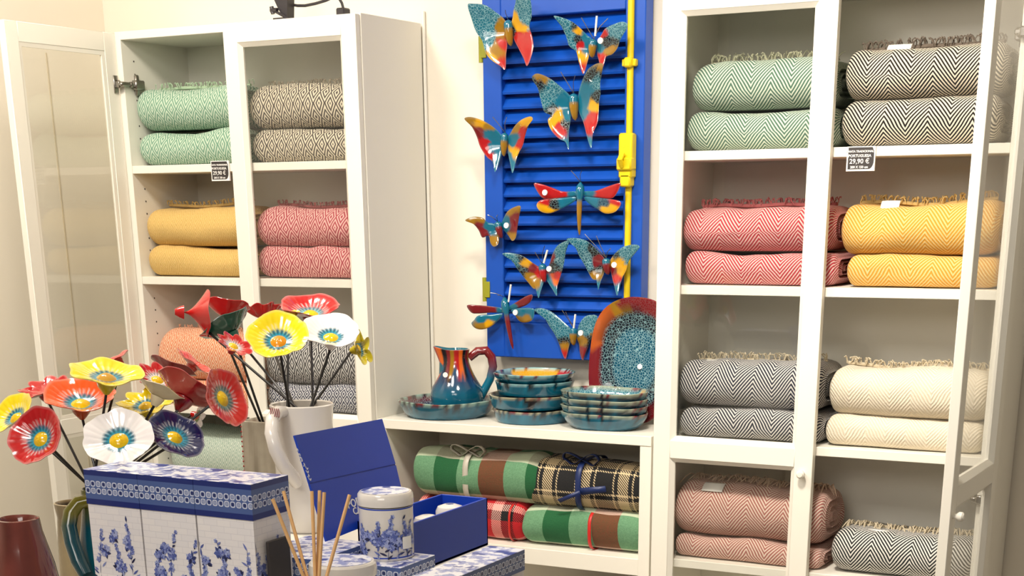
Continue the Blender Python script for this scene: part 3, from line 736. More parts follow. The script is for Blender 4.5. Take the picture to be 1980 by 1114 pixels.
blanket('charcoal and white herringbone throw on the lowest visible shelf, right of the pink pair', (1606, 1890, 1036), 1080, S_TOP[3] + 0.0006, cl['grey'], (F_CR, 46, 0.05, 0.5, 0.6), G2, seed=34, patch=(0.07, 0.05, 0.02, 0.03))

# ------------------------------------------------------------------ rolled check throws in the low bookcase
gA, gB_, gC = srgb(26, 92, 52), srgb(120, 160, 122), srgb(232, 222, 200)
rA, rB = srgb(164, 50, 46), srgb(96, 34, 32)
K = srgb(24, 24, 26); TAN = srgb(214, 192, 152)
gS = srgb(140, 188, 148); rD = srgb(146, 26, 30)
PL_G = cloth_plaid('green_red_check', [(1, gS), (1.1, rD), (1, gS), (1.1, gA)], [(0.22, gC), (0.56, gA), (0.22, gC)], 0.275, 0.17)
PL_B = cloth_plaid('black_cream_tartan', [(0.9, TAN), (0.3, K), (0.15, TAN), (1.5, K), (0.15, TAN), (0.3, K)], [(0.9, TAN), (0.3, K), (0.15, TAN), (1.5, K), (0.15, TAN), (0.3, K)], 0.105, 0.115, 0.007)
PL_R = cloth_plaid('red_black_tartan', [(1.0, srgb(190, 24, 34)), (0.5, srgb(226, 170, 160)), (0.6, K)], [(1.1, srgb(190, 24, 34)), (0.5, K), (0.4, srgb(230, 180, 170))], 0.12, 0.10, 0.006)
PL_M = cloth_plaid('maroon_check', [(1, rB), (0.6, K)], [(1, rB), (0.5, K)], 0.1, 0.1)
def ribbon(parent, x, yf, depth, z0, z1, mat, label, wdt=0.012, bow=True, seed=0):
    rnd = random.Random(seed); m = MB(); hh = (z1 - z0) / 2 + 0.004; hd = depth / 2 + 0.003; n = 28; rows = []
    for i in range(n):
        a = 2 * math.pi * i / n; ca, sa = math.cos(a), math.sin(a); ex = 2 / 3.4
        y = yf + depth / 2 + math.copysign(abs(ca) ** ex, ca) * hd; z = (z0 + z1) / 2 + math.copysign(abs(sa) ** ex, sa) * hh
        rows.append([m.vert((x - wdt / 2, y, max(z, z0 - 0.0002))), m.vert((x + wdt / 2, y, max(z, z0 - 0.0002)))])
    for i in range(n): m.face(rows[i][0], rows[i][1], rows[(i + 1) % n][1], rows[(i + 1) % n][0])
    if bow:
        c = Vector((x, yf + depth * 0.12, z1 + 0.001))
        for sg in (-1, 1):
            pts = [c + Vector((sg * 0.05 * math.sin(t * math.pi) * (1 if t < .6 else .8), -0.01 * math.sin(t * 6), 0.016 * math.sin(t * 2 * math.pi) + 0.006)) for t in [k / 10 for k in range(11)]]
            A = [m.vert(p + Vector((0, -wdt / 2, 0))) for p in pts]; B = [m.vert(p + Vector((0, wdt / 2, 0))) for p in pts]
            for k in range(10): m.face(A[k], A[k + 1], B[k + 1], B[k])
    o = m.build('ribbon_tie', mat, parent, label); md = o.modifiers.new('t', 'SOLIDIFY'); md.thickness = 0.001
def shelf_z(): return 0.7556
GT = 'rolled check throws in the low bookcase'
RIBC = plain('sheer_grey_ribbon', srgb(196, 190, 176), 0.3, 0.1, 30); RIBB = plain('navy_ribbon', srgb(26, 44, 96), 0.4, 0.1, 30); RIBR = plain('red_ribbon', srgb(204, 40, 36), 0.4, 0.1, 30)
def roll(label, px, ym, zb, mat, seed, **kw):
    return blanket(label, px, ym, zb, mat, None, GT, yf=kw.pop('yf', -0.262), depth=0.17, seed=seed, folds=1, cat='throw', name='rolled_throw', **kw)
zS = shelf_z(); zM = py(1120, 984, -0.232).z
b = roll('red and black tartan throw under the green-red check, left end of bottom row', (800, 1006, 962), 1000, zS, PL_R, 40)
ribbon(b, py(985, 1000, -0.262).x, -0.262, 0.17, zS, zM, RIBR, 'red ribbon', 0.006, False)
b = roll('green, red and cream check throw with red tie, right end of bottom row', (1006, 1252, 984), 1030, zS, PL_G, 41)
ribbon(b, py(1140, 1030, -0.262).x, -0.262, 0.17, zS, zM, RIBR, 'red ribbon', 0.009, False)
b = roll('green, dark red and cream check throw with sheer bow, left of top row', (796, 1040, 876), 920, zM - 0.003, PL_G, 42)
ribbon(b, py(900, 920, -0.262).x, -0.262, 0.17, zM - 0.003, py(918, 876, -0.232).z, RIBC, 'sheer grey ribbon', 0.016, True)
b = roll('black and cream tartan throw with navy ribbon, right of top row', (1012, 1244, 894), 940, zM - 0.003, PL_B, 43)
xr = py(1118, 940, -0.262).x
ribbon(b, xr, -0.262, 0.17, zM - 0.003, py(1128, 892, -0.232).z, RIBB, 'dark navy ribbon', 0.016, True)
m = MB(); A = [m.vert(py(x, y, -0.276)) for x, y in ((1120, 948), (1124, 955), (1084, 972), (1078, 966))]; m.face(*A)
A2 = [m.vert(py(x, y, -0.276)) for x, y in ((1120, 944), (1170, 940), (1172, 952), (1124, 958))]; m.face(*A2)
o = m.build('ribbon_tail', RIBB, b, 'navy ribbon tail'); md = o.modifiers.new('t', 'SOLIDIFY'); md.thickness = 0.002
roll('maroon check throw on the bottom shelf of the low bookcase', (1030, 1235, None), 1110, 0.4006, PL_M, 44)
blanket('maroon check throw lying on the one below, under the check rolls', (1026, 1120, None), 1110, 0.4006 + 0.078, PL_M, None, GT, yf=-0.262, depth=0.17, seed=46, cat='throw', name='rolled_throw')
blanket('topmost dark maroon throw, just under the shelf of check rolls', (1030, 1118, None), 1110, 0.4006 + 0.156, PL_M, None, GT, yf=-0.262, depth=0.17, seed=47, cat='throw', name='rolled_throw')

# ------------------------------------------------------------------ pottery on the low bookcase
TZ = 1.0585
def patchy(base, spots, rim=None):
    """colour by angle/height spots: (angle, width, zmin, colour)"""
    def f(i, a, r, z):
        c = base
        n = noise.noise(Vector((math.cos(a) * 4, math.sin(a) * 4, z * 25)))
        c = mixc(c, TEALD, max(0, min(1, 0.35 + n * 0.8)))
        for (sa, w, zm, cc) in spots:
            d = abs((a - sa + math.pi) % (2 * math.pi) - math.pi)
            k = smooth(w, w * 0.7, d + n * 0.1) * smooth(zm - 0.006, zm + 0.006, z + n * 0.012 + 0.02 * math.sin(a * 9) * 0.6)
            c = mixc(c, cc, k)
        return c
    return f
FRONT = -1.03     # side facing the camera
def bowl(label, base, r, h, group=None, wav=0.0, sq=0.0, inner=None, spots=(), lip_c=srgb(160, 190, 176), foot=0.72, name='ceramic_bowl', cat='bowl', stick=False, crk_in=0.6, seed=0, th=0.006):
    b = thing(name, label, cat, base, group); m = MB()
    prof = [(0.001, 0.0), (foot * r * 0.9, 0.0), (foot * r, 0.001), (foot * r + (r - foot * r) * 0.45, h * 0.28), (r * 0.97, h * 0.72), (r, h * 0.97), (r - th * 0.4, h), (r - th, h * 0.97),
            (r * 0.95 - th, h * 0.7), (foot * r + (r - foot * r) * 0.40 - th * .6, h * 0.36), (foot * r * 0.9, 0.0075), (0.001, 0.007)]
    def shape(i, a, rr, z):
        k = 1 + wav * math.sin(a * 5 + seed) * (z / h) + wav * 0.6 * math.sin(a * 11 + seed * 2) * (z / h)
        if sq: k *= (1 + sq * (math.cos(2 * (a + 0.4)) ** 2 - 0.5)) * (1 - 0.30 * math.sin(a) ** 2)
        zz = z * (1 + wav * 1.2 * math.sin(a * 3 + seed * 1.7)) if i in (4, 5, 6, 7, 8) else z
        return rr * k, max(zz, 0)
    outc = patchy(TEAL, spots)
    def col(i, a, rr, z):
        n = noise.noise(Vector((math.cos(a) * 9, math.sin(a) * 9, seed + 0.5)))
        if i in (5, 6, 7):
            c = mixc(lip_c, BLK if n > 0 else DRED, smooth(0.18, 0.4, abs(n)))
            return c
        if i > 7 and inner: 
            return inner(a, i)
        c = outc(i, a, rr, z)
        if i == 4 and n > 0.15: c = mixc(c, BLK, min(1, (n - .15) * 3))
        return c
    m.lathe(base, prof, 72, col, (lambda i, a: crk_in if i > 7 else 0.0), shape)
    m.build('bowl_body', GLAZE, b)
    return b
# wide dish with the jug
def base_at(xc, yfront, wpx, z):
    p = pz(xc, yfront, z); d = (p - CAM); dist = d.dot(FWD); rr = wpx / 2 * dist / F
    h = Vector((d.x, d.y, 0)).normalized(); return p + h * rr, dist
c, dist = base_at(860, 810, 150, TZ); c.y = -0.158; c.z = TZ; c.x = max(c.x, LX1 + 0.004 + 0.134)
def in_teal(a, i): return mixc(TEALL, TEALD, 0.35 + 0.3 * math.sin(a * 3))
bowl('wide teal ceramic dish holding the jug', c, 0.130, 0.044, wav=0.02, foot=0.80, inner=lambda a, i: mixc(in_teal(a, i), DRED, 0.8 if i < 9 and math.cos(a - 2.6) > 0.5 else 0.0), spots=[(FRONT + 1.4, 0.5, 0.03, DRED)], name='ceramic_dish', cat='dish', seed=1)
dish_c = c.copy()
# jug
jp = py(884, 770, -0.158); J = Vector((jp.x, -0.158, TZ + 0.0125)); JH = py(884, 676, -0.158).z - J.z
jug = thing('ceramic_jug', 'teal glazed ceramic jug with red and amber drips, standing in the wide dish', 'jug', J)
m = MB()
jr = lambda t: 0.062 + 0.008 * math.sin(min(1, t * 1.9) * math.pi) - 0.030 * smooth(0.3, 0.88, t) + 0.004 * smooth(0.9, 1, t)
prof = [(0.001, 0)] + [(jr(t) - (0.006 if t < .02 else 0), t * JH) for t in [0, 0.03, .1, .2, .3, .4, .5, .6, .7, .8, .88, .94, 1.0]] + [(jr(1) - 0.004, JH + 0.002), (jr(.9) - 0.008, JH * .9), (jr(.5) - 0.008, JH * .5), (0.04, 0.01), (0.001, 0.01)]
SP = math.pi + 0.5   # spout direction
def jshape(i, a, r, z):
    t = z / JH; d = math.cos(a - SP)
    k = smooth(0.62, 1.0, t) * max(0, d) ** 6 * 0.024
    return r + k, z + smooth(0.8, 1.0, t) * max(0, d) ** 6 * 0.008
def jcol(i, a, r, z):
    t = z / JH; n = noise.noise(Vector((a * 2.2, z * 6, 1.1))); n2 = math.sin(a * 7.0) * 0.5 + 0.5 * math.sin(a * 13 + 1)
    c = mixc(TEAL, TEALD, 0.45 + 0.5 * n)
    c = mixc(c, srgb(30, 40, 90), smooth(0.3, 0.5, t) * 0.7 * smooth(0.9, .6, t))
    dr = t + 0.16 * n2
    lay = [DRED, OCH, RED, ORA, BLK][int((a * 3.2 + 0.7) % 5)]
    c = mixc(c, lay, smooth(0.58, 0.68, dr))
    if i > 13: c = TEALL
    return c
m.lathe(J, prof, 64, jcol, None, jshape); m.build('jug_body', GLAZE, jug)
m = MB(); hd = Vector((math.cos(SP + math.pi), math.sin(SP + math.pi), 0)); hd = (RGT - RGT.z * Vector((0, 0, 1))).normalized()
pts = [J + hd * rr + Vector((0, 0, zz * JH)) for rr, zz in ((0.034, .86), (0.056, .97), (0.078, .98), (0.092, .88), (0.096, .72), (0.088, .52), (0.074, .36), (0.062, .24), (0.054, .2))]
m.tube(pts, [0.010, 0.0115, 0.012, 0.012, 0.0115, 0.011, 0.011, 0.012, 0.008], 12, col=lambda t, a: mixc(mixc(DRED, BLK, 0.2 * math.sin(a)), TEAL, smooth(0.45, 0.6, t)))
m.build('handle', GLAZE, jug, 'arched handle, dark red above and teal below')
m = MB()
def stick_at(parent, px_, py_, Y, r=0.0065):
    p = py(px_, py_, Y); d = (CAM - p).normalized(); x = d.cross(Vector((0, 0, 1))).normalized(); u = x.cross(d); mm = MB(); n = 16
    A = [mm.vert(p + (x * math.cos(2 * math.pi * k / n) + u * math.sin(2 * math.pi * k / n)) * r) for k in range(n)]; B = [mm.vert(mm.v[i] - d * 0.006) for i in A]
    mm.f.append(tuple(A)); 
    for k in range(n): mm.face(A[k], B[k], B[(k + 1) % n], A[(k + 1) % n])
    mm.build('price_sticker', STICK, parent, 'round white price sticker')
stick_at(jug, 861, 725, -0.2255)
# stack of four round bowls
GBW = 'stacked round bowls'
y_st = -0.155; xs_ = [py(x, 800, y_st).x for x in (1031, 1026, 1034, 1034)]
labs = ['round teal bowl at the bottom of the middle stack', 'round teal bowl second from the bottom of the middle stack', 'round teal bowl third from the bottom of the middle stack', 'round teal bowl topping the middle stack, yellow and red inside']
z = TZ
hs = [0.033, 0.034, 0.033, 0.034]; rs = [0.104, 0.107, 0.102, 0.105]; st_ = [0.0338, 0.0345, 0.0200, 0]
def in_yr(a, i):
    d = (a - (math.pi / 2 - 0.15)) 
    return mixc(YEL, RED, smooth(0.05, 0.12, -d)) if abs((d + math.pi) % (2 * math.pi) - math.pi) < 1.35 else mixc(TEAL, OCH, .3)
for k in range(4):
    bowl(labs[k], Vector((xs_[k], y_st, z)), rs[k], hs[k], GBW, wav=0.012, foot=0.70 if k == 3 else 0.9, inner=in_yr if k == 3 else in_teal, spots=[(FRONT + 0.35 * k - .3, 0.25, 0.008, BLK)] if k == 1 else [], seed=k * 2.3 + 1, lip_c=srgb(176, 170, 140) if k < 2 else srgb(150, 196, 200), crk_in=0.15)
    z += st_[k] + 0.0004
# stack of four squarish wavy bowls
GSQ = 'stacked wavy square bowls'
z = TZ; cx = min(py(1186, 800, -0.15).x, -1.4565 - 0.126); y_q = -0.200
labs = ['wavy square teal bowl at the bottom of the right stack', 'wavy square bowl second from the bottom of the right stack', 'wavy square bowl third from the bottom of the right stack', 'wavy square bowl topping the right stack, crackled with a yellow-red corner']
for k in range(4):
    def in_sq(a, i):
        return mixc(YEL, RED, smooth(0.95, 1.05, 1.35 - a)) if 0.0 < a < 0.75 and i < 10 else TEALL
    bowl(labs[k], Vector((cx, y_q, z)), 0.116, 0.040, GSQ, wav=0.022, sq=0.06, foot=0.74, inner=in_sq, seed=k * 0.12 + 4, spots=[(FRONT, 1.2, 0.02, srgb(24, 40, 56))] if k else [], lip_c=srgb(160, 170, 150), crk_in=0.9)
    z += 0.0172
# leaning oval platter
pc = py(1226, 672, -0.095); pcx = min(pc.x, -1.4565 - 0.118)
HWp, HHp = 0.120, 0.153; tilt = math.radians(2)
plat = thing('oval_platter', 'large oval platter with crackled teal centre and red-black rim, leaning on the wall', 'platter', (pcx, -0.09, TZ))
Rm = Matrix.Rotation(-tilt, 3, 'X') @ Matrix.Rotation(0.10, 3, 'Y')
m = MB(); N = 72
prp = [(0.0, 0.020), (0.25, 0.0205), (0.46, 0.021), (0.54, 0.0195), (0.62, 0.015), (0.72, 0.007), (0.80, -0.001), (0.93, -0.008), (0.985, -0.011), (1.0, -0.007), (0.97, 0.0), (0.85, 0.012), (0.72, 0.026), (0.4, 0.029), (0.0, 0.029)]
cen = Vector((pcx, -0.052, TZ + HHp * math.cos(tilt) + 0.004))
def fnp(i, j):
    a = 2 * math.pi * j / N; t, d = prp[i]; ex = 2 / 2.5
    wv = 1 + 0.012 * math.sin(5 * a + 1) * t
    x = math.copysign(abs(math.cos(a)) ** ex, math.cos(a)) * HWp * t * wv; zz = math.copysign(abs(math.sin(a)) ** ex, math.sin(a)) * HHp * t * wv
    q = cen + Rm @ Vector((x, d * 0.72, zz))
    n = noise.noise(Vector((x * 30, zz * 30, 2.0))) * 0.3
    if i <= 2: c, k = (mixc(TEALD, TEAL, 0.35), 1.0)
    elif i <= 5: c, k = (mixc(BLK, TEALD, .25), 0.9)
    else:
        aa = (a + n) % (2 * math.pi)
        c, k = (DRED, 0.0) if 3.0 < aa < 4.6 else ((srgb(190, 90, 30), 0.0) if 2.2 < aa <= 3.0 else ((OCH, 0) if 1.9 < aa <= 2.2 else (DRED, 0.1)))
        if i == 6 and n > 0 and not (3.0 < aa < 4.4): c = mixc(c, BLK, 0.5)
    if i >= 11: c, k = TEALD, 0
    return (q, c, k)
m.grid(len(prp), N, fnp, True)
zmin = min(v.z for v in m.v); 
for v in m.v: v.z += TZ + 0.0006 - zmin
ymax = max(v.y for v in m.v)
for v in m.v: v.y += SHY0 - 0.0150 - ymax
m.build('platter_body', GLAZE, plat)
stick_at(plat, 1237, 709, -0.0895)

# ------------------------------------------------------------------ price tags on shelf edges
def text_mesh(body, size, mat, parent, mtx, name='printed_text', align='CENTER', bold=0.0):
    cu = bpy.data.curves.new(name, 'FONT'); cu.body = body; cu.size = size; cu.align_x = align; cu.extrude = 0.0003; cu.offset = bold; cu.resolution_u = 2
    t = bpy.data.objects.new(name, cu); COL.objects.link(t)
    dg = bpy.context.evaluated_depsgraph_get(); me = bpy.data.meshes.new_from_object(t.evaluated_get(dg)); COL.objects.unlink(t); bpy.data.objects.remove(t)
    me.transform(mtx); me.transform(Matrix.Translation(-root_loc(parent)))
    me.materials.clear(); me.materials.append(mat)
    o = bpy.data.objects.new(name, me); COL.objects.link(o); o.parent = parent; return o
def price_tag(label, pl, pr, pt, pb, ym):
    Y = YF - 0.0036
    a, b = py(pl, ym, Y), py(pr, ym, Y); x0, x1 = a.x, b.x; z1 = py((pl + pr) / 2, pt, Y).z; z0 = py((pl + pr) / 2, pb, Y).z
    t = thing('price_tag', label, 'price tag', ((x0 + x1) / 2, Y, z0), 'shelf price tags')
    m = MB(); m.box((x0, Y, z0), (x1, YF + 0.0015, z1), 0.0003); m.build('card', STICK, t, smooth_=False)
    w, h = x1 - x0, z1 - z0; bd = w * 0.05; pts = [(x0 + bd, z0 + bd * 1.3), (x1 - bd * 4.2, z0 + bd * 1.3)]
    for k in range(7):
        a = -math.pi / 2 + k / 6 * math.pi / 2; pts.append((x1 - bd * 4.2 + bd * 3.4 * math.cos(a), z0 + bd * 1.3 + h * .34 + h * 0.34 * math.sin(a)))
    pts += [(x1 - bd * 0.9, z1 - h * 0.2), (x1 - bd * 2.2, z1 - bd * 0.6), (x0 + bd, z1 - bd * 0.6)]
    m = MB(); m.prism([Vector((x, Y - 0.0004, z)) for x, z in pts], [Vector((x, Y + 0.0002, z)) for x, z in pts]); m.build('dark_panel', INKK, t, smooth_=False)
    for s, sz, zz in (('MANTA TRADICIONAL', 0.0072, 0.76), ('PORTUGUESA', 0.0098, 0.57), ('29,90 \u20ac', 0.0172, 0.31), ('200 X 150 cm', 0.0084, 0.12)):
        k = w / 0.077
        text_mesh(s, sz * k, INKW, t, Matrix.Translation((x0 + w * 0.46, Y - 0.0006, z0 + h * zz)) @ Matrix.Rotation(math.pi / 2, 4, 'X'), bold=0.0002)
price_tag('dark price tag reading 29,90 on the left bookcase top shelf edge', 408, 443, 311, 350, 330)
price_tag('dark price tag reading 29,90 on the right bookcase, under the black throws', 1637, 1692, 283, 331, 307)

# ------------------------------------------------------------------ spot lamp and cable on top of the left bookcase
lt = thing('clamp_lamp', 'black lamp with bracket and cable on top of the left bookcase', 'lamp', (py(545, 36, -0.2).x, -0.2, ZT))
Y = -0.24
def q(x, y, Yv=Y): return py(x, y, Yv)
m = MB(); p0, p1 = q(541, 36), q(560, 36); m.box((p0.x, Y - 0.03, ZT + 0.0005), (p1.x + 0.02, Y + 0.05, ZT + 0.006), 0.001); m.build('base_plate', BLACKM, lt, smooth_=False)
m = MB(); m.prism([q(x, y, Y - 0.012) for x, y in ((530, 0), (538, -60), (556, -60), (555, 34), (552, 35), (540, 22))], [q(x, y, Y - 0.012) + Vector((0, 0.03, 0)) for x, y in ((530, 0), (538, -60), (556, -60), (555, 34), (552, 35), (540, 22))])
m.build('lamp_housing', BLACKM, lt, smooth_=False)
m = MB(); m.tube([q(534, 23, Y - 0.018), q(556, 35, Y - 0.018)], 0.0035, 8); m.tube([q(524, 20, Y - 0.018), q(536, 20, Y - 0.018)], 0.006, 8); m.build('bracket', BLACKM, lt)
m = MB(); m.tube([q(525, 13, Y - 0.018), q(528, 27, Y - 0.018)], 0.0055, 8); m.build('tightening_knob', BLACKM, lt)
m = MB(); m.tube([q(x, y, Y + 0.02) for x, y in ((552, 2), (560, 8), (575, 11), (590, 11), (610, 7), (630, 1), (645, -6), (655, -4), (661, 6), (664, 17))], 0.0035, 8); m.build('cable', BLACKM, lt)
lt2 = q(664, 28, Y + 0.02); m = MB(); m.box((lt2.x - 0.013, Y + 0.005, ZT + 0.0005), (lt2.x + 0.012, Y + 0.035, ZT + 0.022), 0.003); m.build('plug', BLACKM, lt, smooth_=False)
# thin conduit at the rear corner
m = MB(); cx_ = LX1 + 0.004; m.tube([(cx_, -0.006, 1.07), (cx_, -0.006, ZT + 0.028)], 0.0045, 8); o = m.build('cable_conduit', WHITE)
tag(o, 'thin white conduit behind the left bookcase right rear edge', 'conduit')

# ------------------------------------------------------------------ display plinths (front of the shop)
ZP = 1.0
def plinth(label, a, b):
    m = MB(); m.box((a[0], a[1], 0.0005), (b[0], b[1], ZP - 0.02), 0.002)
    t = thing('display_plinth', label, 'plinth', ((a[0] + b[0]) / 2, (a[1] + b[1]) / 2, 0))
    m.build('base_box', WHITE, t, smooth_=False)
    m = MB(); m.box((a[0] - 0.003, a[1] - 0.003, ZP - 0.02), (b[0] + 0.003, b[1] + 0.003, ZP), 0.002); m.build('top_board', WHITE, t, smooth_=False)
A0 = pd(485, 937, 2.30); zt = A0.z
BL = pz(175, 904, zt); bw = (A0.x - BL.x) / 3; by0 = (A0.y * 0.5 + BL.y * 0.5); bdep = pz(576, 920, zt).y - A0.y
by0 = A0.y
# ------------------------------------------------------------------ printed flowers
PB = [srgb(112, 124, 190), srgb(140, 152, 206), srgb(84, 100, 170), srgb(168, 178, 220)]; PD = [srgb(44, 56, 110), srgb(62, 76, 136), srgb(34, 40, 82)]
LEAF = [0]
def leaf(m, f, u, v, ang, L, W, c):
    LEAF[0] += 1; off = (LEAF[0] % 97) * 7e-6
    n = 7; A = []; B = []
    for k in range(n):
        t = k / (n - 1); w = W * math.sin(math.pi * t ** 0.8) * 0.5 + 1e-5; x = L * t
        for sg, lst in ((1, A), (-1, B)):
            uu = u + x * math.cos(ang) - sg * w * math.sin(ang); vv = v + x * math.sin(ang) + sg * w * math.cos(ang)
            lst.append(m.vert(f(uu, vv, off), c))
    for k in range(n - 1): m.face(A[k], A[k + 1], B[k + 1], B[k])
def bloom(m, f, u, v, r, rnd):
    k = rnd.choice([5, 5, 6]); a0 = rnd.uniform(0, 6)
    for i in range(k): leaf(m, f, u, v, a0 + i * 2 * math.pi / k, r, r * 0.75, rnd.choice(PB))
    leaf(m, f, u - r * .15, v, 0, r * .3, r * .3, PD[0])
def floral(m, f, w, h, rnd, dense=1.0, pal=None):
    for s in range(int(3 * dense)):                       # tall sprays
        u = w * (s + rnd.uniform(.25, .75)) / max(1, int(3 * dense)); hh = h * rnd.uniform(.55, .95); lean = rnd.uniform(-.25, .25)
        n = int(hh / 0.006)
        for k in range(n):
            t = k / n; uu = u + lean * hh * t * t + rnd.uniform(-1, 1) * 0.006 * (1.15 - t); vv = hh * t
            if not (0.002 < uu < w - 0.002): continue
            if t > .35 and rnd.random() < .75: bloom(m, f, uu, vv, 0.0060 * (1.25 - t * .6), rnd)
            else: leaf(m, f, uu, vv, rnd.uniform(.2, 2.9), 0.012 * rnd.uniform(.6, 1.2), 0.0035, rnd.choice(PD + PB))
        for k in range(5): leaf(m, f, min(max(u + lean * hh * (k / 5) ** 2, 0.002), w - .004), hh * k / 5.2, math.pi / 2 - lean, hh / 5, 0.0009, PD[1])
    for s in range(int(7 * dense)):
        u = rnd.uniform(.1, .9) * w; v = h * rnd.uniform(0.05, .62)
        for q_ in range(5): leaf(m, f, u, v, rnd.uniform(0, 6.28), 0.011, 0.0055, rnd.choice(PD))
        for q_ in range(4):
            uu, vv = u + rnd.uniform(-.007, .007), v + rnd.uniform(-.004, .009)
            if 0.004 < uu < w - 0.004 and 0.003 < vv < h - .003: bloom(m, f, uu, vv, rnd.uniform(.005, .008), rnd)
def clampf(f, w, h): return lambda u, v, o: f(min(max(u, 0.0004), w - 0.0004), min(max(v, 0.0004), h - 0.0004), o)
def uvbox(m, a, b, v0, u0=0.0):
    """box sides with metric UVs; v measured from v0"""
    (x0, y0, z0), (x1, y1, z1) = a, b
    run = u0
    for p, q_ in (((x0, y0), (x1, y0)), ((x1, y0), (x1, y1)), ((x1, y1), (x0, y1)), ((x0, y1), (x0, y0))):
        L = math.dist(p, q_)
        i = [m.vert((p[0], p[1], z0), None, 0, (run, z0 - v0)), m.vert((q_[0], q_[1], z0), None, 0, (run + L, z0 - v0)), m.vert((q_[0], q_[1], z1), None, 0, (run + L, z1 - v0)), m.vert((p[0], p[1], z1), None, 0, (run, z1 - v0))]
        m.face(*i); run += L
    i = [m.vert((x, y, z0), None, 0, (-1, -1)) for x, y in ((x0, y0), (x0, y1), (x1, y1), (x1, y0))]; m.face(*i)
def gift_box(label, x0, y0, x1, y1, z0, z1, band, group, seed, cell=0.0115, floral_sides='FR', name='gift_box', rim=True):
    b = thing(name, label, 'box', ((x0 + x1) / 2, (y0 + y1) / 2, z0), group); e = 0.0012
    zb = z1 - band
    m = MB(); uvbox(m, (x0 + e, y0 + e, z0), (x1 - e, y1 - e, zb + 0.01), z0); m.build('box_body', PAPER, b, smooth_=False, recalc=True)
    m = MB(); uvbox(m, (x0, y0, zb), (x1, y1, z1 - 0.0006), (zb + z1) / 2 - cell); m.build('lid_band', BAND, b, 'blue tile-patterned lid side', smooth_=False)
    m = MB(); m.box((x0, y0, z1 - 0.0012), (x1, y1, z1), 0.0005); m.build('lid_top', MARB, b, 'blue and white printed lid top', smooth_=False)
    rnd = random.Random(seed); m = MB(); h = zb - z0
    if 'F' in floral_sides:
        w = x1 - x0 - 2 * e; f = clampf(lambda u, v, o: Vector((x0 + e + u, y0 + e - 0.0004 - o, z0 + v)), w, h); floral(m, f, w, h, rnd)
    if 'R' in floral_sides:
        w = y1 - y0 - 2 * e; f = clampf(lambda u, v, o: Vector((x1 - e + 0.0004 + o, y0 + e + u, z0 + v)), w, h); floral(m, f, w, h, rnd)
    if m.v: m.build('floral_print', PRINT, b, smooth_=False, recalc=False)
    return b
GD = 'tall blue-white boxes in a row'
for k, lab in enumerate(['tall blue and white floral box, leftmost of the three in the foreground row', 'tall blue and white floral box, middle of the three in the foreground row', 'tall blue and white floral box, rightmost of the row, showing its side face']):
    gift_box(lab, BL.x + k * bw + 0.0004, by0, BL.x + (k + 1) * bw - 0.0004, by0 + bdep, ZP + 0.0005, zt, 0.056, GD, 100 + k, floral_sides='FR' if k == 2 else 'F')
# dark card leaning on the side of the last box
m = MB(); xk = A0.x + 0.003
c0 = pz(519, 1062, 1.10); 
m.box((xk, by0 + 0.022, ZP + 0.0005), (xk + 0.006, by0 + 0.022 + 0.055, zt - 0.092), 0.001); o = m.build('display_card', INKK, smooth_=False)
tag(o, 'small dark card standing against the right box side', 'card')

